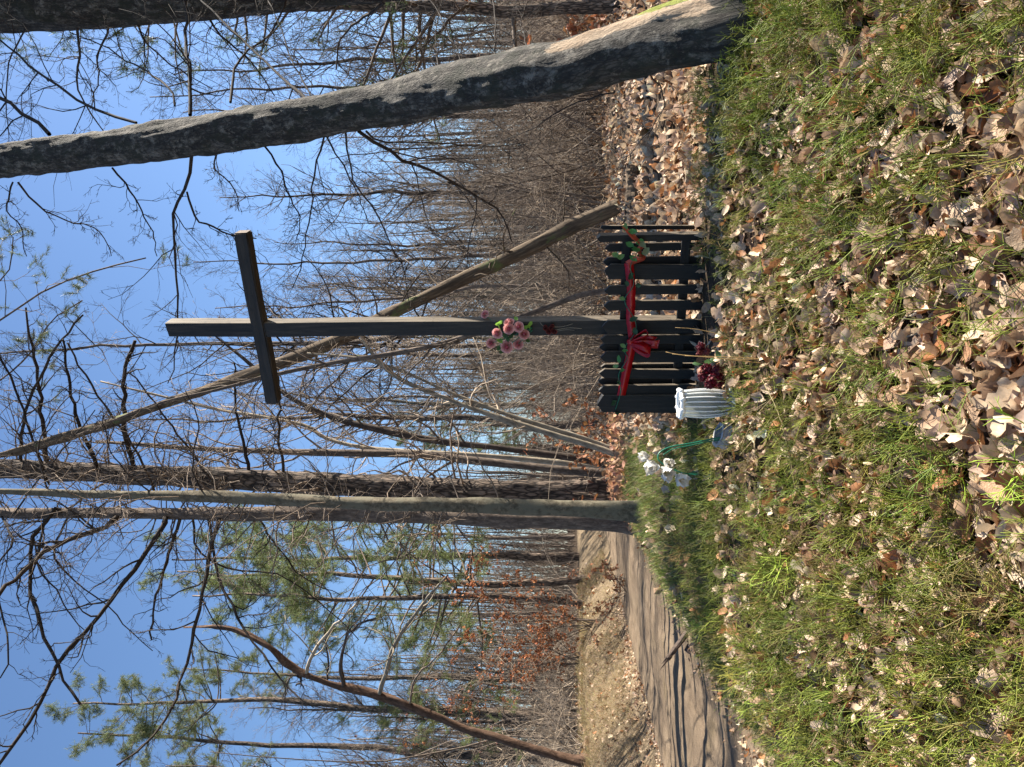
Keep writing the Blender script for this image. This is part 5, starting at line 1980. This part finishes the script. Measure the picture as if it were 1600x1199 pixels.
def green_amount(x, y):
    """how thickly the bilberry stands at a place"""
    px_y = x / np.maximum(y, .1)
    base = 0.70 * np.exp(-((y - 2.35) / .85) ** 2)                       # the slope before the fence
    base = base + 0.55 * sstep(.02, -.35, px_y) * (y < 4.3) * (y > 1.2)  # left front
    base = base + .75 * ((x < -.45) & (x > road_x(y) + 1.1) & (y > 3.6) & (y < 9.0))
    base = base + .55 * (np.abs(x) < 1.5) * (y > 2.95) * (y < 3.75)
    base = base - .30 * sstep(1.75, 1.35, y) * sstep(-.2, .1, px_y)
    base = base - .06 + .62 * patch(x, y, 1.7, 45)
    return np.clip(base, 0, 1)


leaf_sets = [leaf_template(12, 'oak', c, f, tw, wv, sd) for c, f, tw, wv, sd in
             [(.15, .12, .2, .03, 1), (.5, .3, .6, .05, 2), (-.5, .35, -.5, .05, 3), (.9, .2, .8, .06, 4), (.1, .5, .3, .05, 5), (-.2, -.3, .9, .05, 6)]] + \
            [leaf_template(9, 'beech', c, f, tw, wv, sd) for c, f, tw, wv, sd in [(.3, .25, .3, .03, 7), (.9, .4, .7, .04, 8), (-.6, .3, .4, .04, 9)]]
fl_mesh = []
for V, Q in leaf_sets:
    me = leaf_mesh('fallen_leaf', V, Q, (1, 1, 1))
    me.materials.append(M['fallen_leaf'])
    fl_mesh.append(me)
# the 300 that show largest: single leaves on the near slope
cnt = 0
gi = Matrix.Identity(4)
cells = []
while cnt < 300:
    y = random.uniform(1.25, 2.35)
    x = random.uniform(-.62, .62) * y
    gam = float(green_amount(np.array([x]), np.array([y]))[0])
    if random.random() < gam * .55: continue
    if any((x - a) ** 2 + (y - b) ** 2 < .045 ** 2 for a, b in cells): continue
    cells.append((x, y))
    s_ = random.uniform(.06, .125)
    rot = eul(rng.uniform(0, 6.283, 1), rng.normal(.05, .28, 1), rng.normal(0, .28, 1))[0]
    leaf_child(ground, random.choice(fl_mesh), (x, y, gz(x, y) + random.uniform(.015, .045)), rot, s_, 'fallen_leaf')
    cnt += 1

small_sets = [leaf_template(7, 'oak', c, f, tw, wv, sd) for c, f, tw, wv, sd in [(.3, .25, .4, .05, 21), (.9, .35, .7, .06, 22), (-.6, .4, -.5, .05, 23)]] + \
             [leaf_template(5, 'beech', c, f, tw, wv, sd) for c, f, tw, wv, sd in [(.5, .3, .4, .04, 24), (1.1, .4, .6, .04, 25)]]
g = Geo()


def litter_amount(x, y):
    a = np.ones_like(x)
    verge = (x < -.28 - .10 * (y - 3.4)) & (y > 3.35) & (x > road_x(y))
    a = np.where(verge, np.where(y < 7.6, .10, .5), a)
    # little lies on the dark soil right in front of the fence
    fd = (x - fpl[0]) * ndir[0] + (y - fpl[1]) * ndir[1]
    fs = (x - fpl[0]) * rdir[0] + (y - fpl[1]) * rdir[1]
    a = np.where((np.abs(fs) < .62) & (fd > -.02) & (fd < .42), .22, a)
    gl = lb[:2]
    a = np.where((x - gl[0]) ** 2 + (y - gl[1] + .05) ** 2 < .17 ** 2, .12, a)
    return a


far_sets = [leaf_template(3, 'beech', c, f, tw, wv, sd) for c, f, tw, wv, sd in [(.5, .3, .4, .06, 31), (1.2, .4, .7, .06, 32), (-.7, .35, -.5, .05, 33)]]


def litter_zone(n, ylo, yhi, slo, shi, tilt, hi, ratio=.68, keep=None):
    y = rng.uniform(ylo, yhi, n) if yhi - ylo < 4 else ylo + (yhi - ylo) * rng.random(n) ** 1.25
    x = rng.uniform(-ratio, ratio, n) * (y + .25)
    k = clear_of_road(x, y, 1.32)
    if keep is not None: k &= keep(x, y)
    k &= rng.random(n) < litter_amount(x, y)
    x, y = x[k], y[k]
    n = len(x)
    pos = np.stack([x, y, base_z(x, y) + rng.uniform(.004, hi, n)], -1)
    rot = rand_rot(n, tilt)
    sc = rng.uniform(slo, shi, n)
    col = pick_tones(n)
    sets = small_sets if ylo < 4 else far_sets
    w = rng.integers(0, len(sets), n)
    for j, (V, Q) in enumerate(sets):
        m_ = w == j
        g.scatter(V, Q, None, pos[m_], rot[m_], sc[m_], col[m_])


litter_zone(7500, .9, 2.6, .04, .10, .40, .03)
litter_zone(6500, 2.4, 4.4, .045, .09, .45, .03, keep=lambda x, y: rng.random(len(x)) > .35 * green_amount(x, y))
litter_zone(13000, 4.2, 14, .06, .12, .5, .05, keep=lambda x, y: x > road_x(y) + 1.2)
litter_zone(2600, 6, 16, .06, .12, .4, .05, ratio=.75, keep=lambda x, y: (x < road_x(y) - 1.3) & (x > road_x(y) - 2.3))
litter_zone(3500, 12, 26, .09, .16, .5, .08)
# heap of copper leaves at the foot of the slender trunks
n = 900
y = rng.normal(8.4, .55, n)
x = rng.normal(-.85, .42, n)
V, Q = small_sets[3]
g.scatter(V, Q, None, np.stack([x, y, base_z(x, y) + rng.uniform(.01, .16, n)], -1), rand_rot(n, .7), rng.uniform(.05, .10, n), jit((0.38, 0.21, 0.125), n, .3))
# leaves strewn along both road edges
n = 3000
y = rng.uniform(3.5, 18, n)
sd_ = rng.choice([-1, 1], n)
x = road_x(y) + sd_ * (1.22 + np.where(sd_ < 0, np.abs(rng.normal(0, .55, n)), rng.normal(.06, .16, n)))
V, Q = small_sets[1]
g.scatter(V, Q, None, np.stack([x, y, np.maximum(base_z(x, y), ROAD_Z + .0) + rng.uniform(.005, .03, n)], -1), rand_rot(n, .4), rng.uniform(.04, .08, n), pick_tones(n))
tag(g.build('leaf_litter', 'litter', smooth=True), 'deep litter of dry oak and beech leaves covering the forest floor', 'leaf litter', kind='stuff')


# ------------------------------------------------------------------ bilberry, grass and moss
def bilberry_template(seed, sides=3):
    rg = np.random.default_rng(seed)
    ns = 7
    base = np.zeros((ns, 3))
    base[:, :2] = rg.normal(0, .22, (ns, 2))
    d = unit(np.concatenate([rg.normal(0, .65, (ns, 2)), np.ones((ns, 1))], 1))
    pts = [base]
    L = rg.uniform(.55, 1.0, ns)
    for k in range(2):
        pts.append(pts[-1] + d * (L / 2)[:, None])
        d = unit(d + rg.normal(0, .3, (ns, 3)))
    p = np.stack(pts, 1)
    r = np.full((ns, 3), .0105) * np.linspace(1, .6, 3)
    g = Geo()
    g.tubes(p, r, sides, caps=False)
    a, ra = grow(p, r, 5, .25, 1.0, .4, .75, 34, 2, .2, .22, .8, .006, taper=.6, rg=rg)
    g.tubes(a, ra, sides, caps=False)
    b, rb = grow(a, ra, 1, .25, .95, 0.45, .9, 36, 2, .2, .2, .85, .006, taper=.6, rg=rg)
    g.tubes(b, rb, sides, caps=False)
    V, Q, T = g.arrays()
    return V, Q


bts = [bilberry_template(500 + k) for k in range(6)]
g = Geo()


def bil(n, ylo, yhi, slo, shi, tone=(0.225, 0.255, 0.045), ratio=.66, thr=.18, keep=None, thick=1.0):
    y = rng.uniform(ylo, yhi, n)
    x = rng.uniform(-ratio, ratio, n) * (y + .2)
    ga = green_amount(x, y)
    k = (rng.random(n) < np.clip(ga * 1.25, 0, 1)) & clear_of_road(x, y, 1.38)
    if keep is not None: k &= keep(x, y)
    k &= ((x - lb[0]) ** 2 + (y - lb[1] + .06) ** 2 > .13 ** 2) & ((x - cb[0]) ** 2 + (y - cb[1] + .05) ** 2 > .10 ** 2)
    x, y = x[k], y[k]
    n = len(x)
    col = jit(tone, n, .28)
    dry = rng.random(n) < .16
    col[dry] = jit((0.26, 0.20, 0.07), int(dry.sum()), .2)
    pos = np.stack([x, y, base_z(x, y) - .01], -1)
    rot = eul(rng.uniform(0, 6.28, n), rng.normal(0, .25, n), rng.normal(0, .25, n))
    sc = rng.uniform(slo, shi, n)
    w = rng.integers(0, len(bts), n)
    for j, (V, Q) in enumerate(bts):
        m_ = w == j
        g.scatter(V, Q, None, pos[m_], rot[m_], sc[m_], col[m_])


bil(1150, 1.05, 3.0, .10, .20)
bil(1150, 2.2, 4.2, .08, .16, (0.20, 0.225, 0.045))
bil(550, 4.0, 9.0, .09, .16, (0.13, 0.18, 0.035), keep=lambda x, y: x < -.3)
tag(g.build('bilberry_ground_cover', 'greens'), 'wiry green bilberry stems growing through the leaf litter', 'ground cover', kind='stuff')


def blades(g, pos, L, lean, width, col, droop=.5, K=4, az=None):
    n = len(pos)
    az = rng.uniform(0, 6.28, n) if az is None else az
    h = np.stack([np.cos(az), np.sin(az), np.zeros(n)], -1)
    d = unit(h * lean[:, None] + np.array((0, 0, 1.0)))
    pts = [pos]
    for k in range(K - 1):
        pts.append(pts[-1] + d * (L / (K - 1))[:, None])
        d = unit(d + h * droop * .5 - np.array((0, 0, droop * .7)) * (k + 1) / K)
    p = np.stack(pts, 1)
    side = unit(np.cross(h, np.array((0, 0, 1.0))) + rng.normal(0, .3, (n, 3)))
    w = np.linspace(1, .12, K)[None, :, None] * np.broadcast_to(np.asarray(width, float), (n,))[:, None, None]
    V = np.stack([p - side[:, None] * w, p + side[:, None] * w], 2).reshape(-1, 3)
    q = []
    for k in range(K - 1):
        q.append((k * 2, k * 2 + 1, k * 2 + 3, k * 2 + 2))
    Q = (np.array(q)[None] + (np.arange(n) * K * 2)[:, None, None]).reshape(-1, 4)
    g.add(V, Q, None, None, np.repeat(col, K * 2, axis=0))


g = Geo()
n = 60000
y = rng.uniform(3.3, 9.5, n)
x = rng.uniform(-3.3, .1, n)
k = (x > road_x(y) + 1.3) & (x < -.15 - .1 * y + 0.35) & (rng.random(n) < .6 + .4 * (patch(x, y, 1.4, 50) > -.3))
x, y = x[k], y[k]
n = len(x)
col = jit((0.13, 0.17, 0.03), n, .3)
dry = rng.random(n) < .22
col[dry] = jit((0.30, 0.24, 0.11), int(dry.sum()), .2)
blades(g, np.stack([x, y, base_z(x, y) - .005], -1), rng.uniform(.05, .14, n), rng.uniform(.1, .9, n), .0016 * (y / 4), col)
n = 2400
y = rng.uniform(1.2, 4.3, n)
x = rng.uniform(-.66, .66, n) * y
k = (rng.random(n) < green_amount(x, y) * .9 + .05) & clear_of_road(x, y, 1.35)
x, y = x[k], y[k]
n = len(x)
col = jit((0.19, 0.215, 0.045), n, .3)
dry = rng.random(n) < .35
col[dry] = jit((0.40, 0.32, 0.16), int(dry.sum()), .2)
blades(g, np.stack([x, y, base_z(x, y)], -1), rng.uniform(.06, .16, n), rng.uniform(.2, 1.2, n), .0011, col)
tag(g.build('grass', 'drygrass'), 'short green grass on the verge left of the fence', 'grass', kind='stuff')

# dry tan grass draping the road bank
g = Geo()
n = 48000
y = 4.5 + 20 * rng.random(n) ** 1.2
d = -rng.uniform(1.7, 4.4, n)
x = road_x(y) + d
tuft = patch(x, y, 3.2, 33)
k = rng.random(n) < np.clip(.55 + .5 * tuft, .1, 1)
x, y, d = x[k], y[k], d[k]
n = len(x)
blades(g, np.stack([x, y, base_z(x, y)], -1), rng.uniform(.10, .30, n), rng.uniform(.4, 1.6, n), .0022 * (y / 8), jit((0.36, 0.285, 0.155), n, .3), droop=1.0, K=5, az=rng.normal(-.25, .8, n))
tag(g.build('dry_grass', 'drygrass'), 'straw-coloured dry grass draping the far bank of the road', 'grass', kind='stuff')

# single straws bending before the fence
g = Geo()
stw = thing('dry_straws', 'a few long orange-tan straws standing before the bow', 'grass', tuple(G(1190, 565)))
off = np.array(stw.location)
sp_ = []
for pts in ([(1190, 568), (1120, 560), (1060, 554), (1040, 550)], [(1195, 560), (1130, 558), (1075, 556), (1050, 553)], [(1180, 545), (1130, 525), (1090, 515), (1055, 512)], [(1260, 556), (1240, 510), (1225, 470), (1215, 455)],
            [(1205, 560), (1150, 562), (1100, 558), (1070, 556)]):
    b = G(*pts[0])
    sp_.append(spline([P(a, c, b[1] + .02 * k) for k, (a, c) in enumerate(pts)], 14))
g.tubes(np.array(sp_) - off, np.linspace(.0024, .0009, 14)[None] * np.ones((5, 1)), 5, col=(0.50, 0.33, 0.13))
g.build('blades', 'drygrass', stw)
stw2 = thing('dry_straws', 'long thin pale straws lying over the green slope left of the lantern', 'grass', tuple(G(1300, 700)))
off = np.array(stw2.location)
g = Geo()
sp_ = []
for pts in ([(1215, 590), (1245, 650), (1262, 720), (1275, 790), (1282, 830)], [(1235, 620), (1200, 660), (1180, 710)], [(1130, 690), (1170, 660), (1225, 628)], [(1225, 480), (1238, 520), (1243, 550)], [(1180, 712), (1220, 670), (1260, 640)]):
    q = []
    for a, c in pts:
        p = G(a, c)
        p[2] += .06
        q.append(p)
    sp_.append(spline(q, 14))
g.tubes(np.array(sp_) - off, np.linspace(.0018, .0008, 14)[None] * np.ones((5, 1)), 5, col=(0.48, 0.39, 0.20))
g.build('blades', 'drygrass', stw2)

# moss cushions
def moss(label, px, py, Y, r, tone=(0.16, 0.19, 0.025)):
    p = P(px, py, Y)
    root = thing('moss_cushion', label, 'moss', (p[0], p[1], gz(p[0], p[1])))
    g = Geo()
    n = 700
    q = np.stack([rng.normal(0, r, n), rng.normal(0, r * .8, n), np.zeros(n)], -1)
    rr_ = np.exp(-((q[:, 0] / r) ** 2 + (q[:, 1] / r) ** 2) * .5)
    q[:, 2] = rr_ * r * .6 - .02
    blades(g, q, rng.uniform(.02, .05, n), rng.uniform(0, 1, n), .003, jit(tone, n, .25), K=3)
    g.build('fronds', 'greens', root)


moss('bright moss cushion on the flat litter right of the fence', 1015, 205, 5.6, .10)
moss('small moss cushion beside the foot of the leaning trunk', 1165, 35, 3.0, .07)
moss('yellow-green moss at the foot of the stout pine', 968, 775, 8.9, .07, (0.24, 0.30, 0.03))
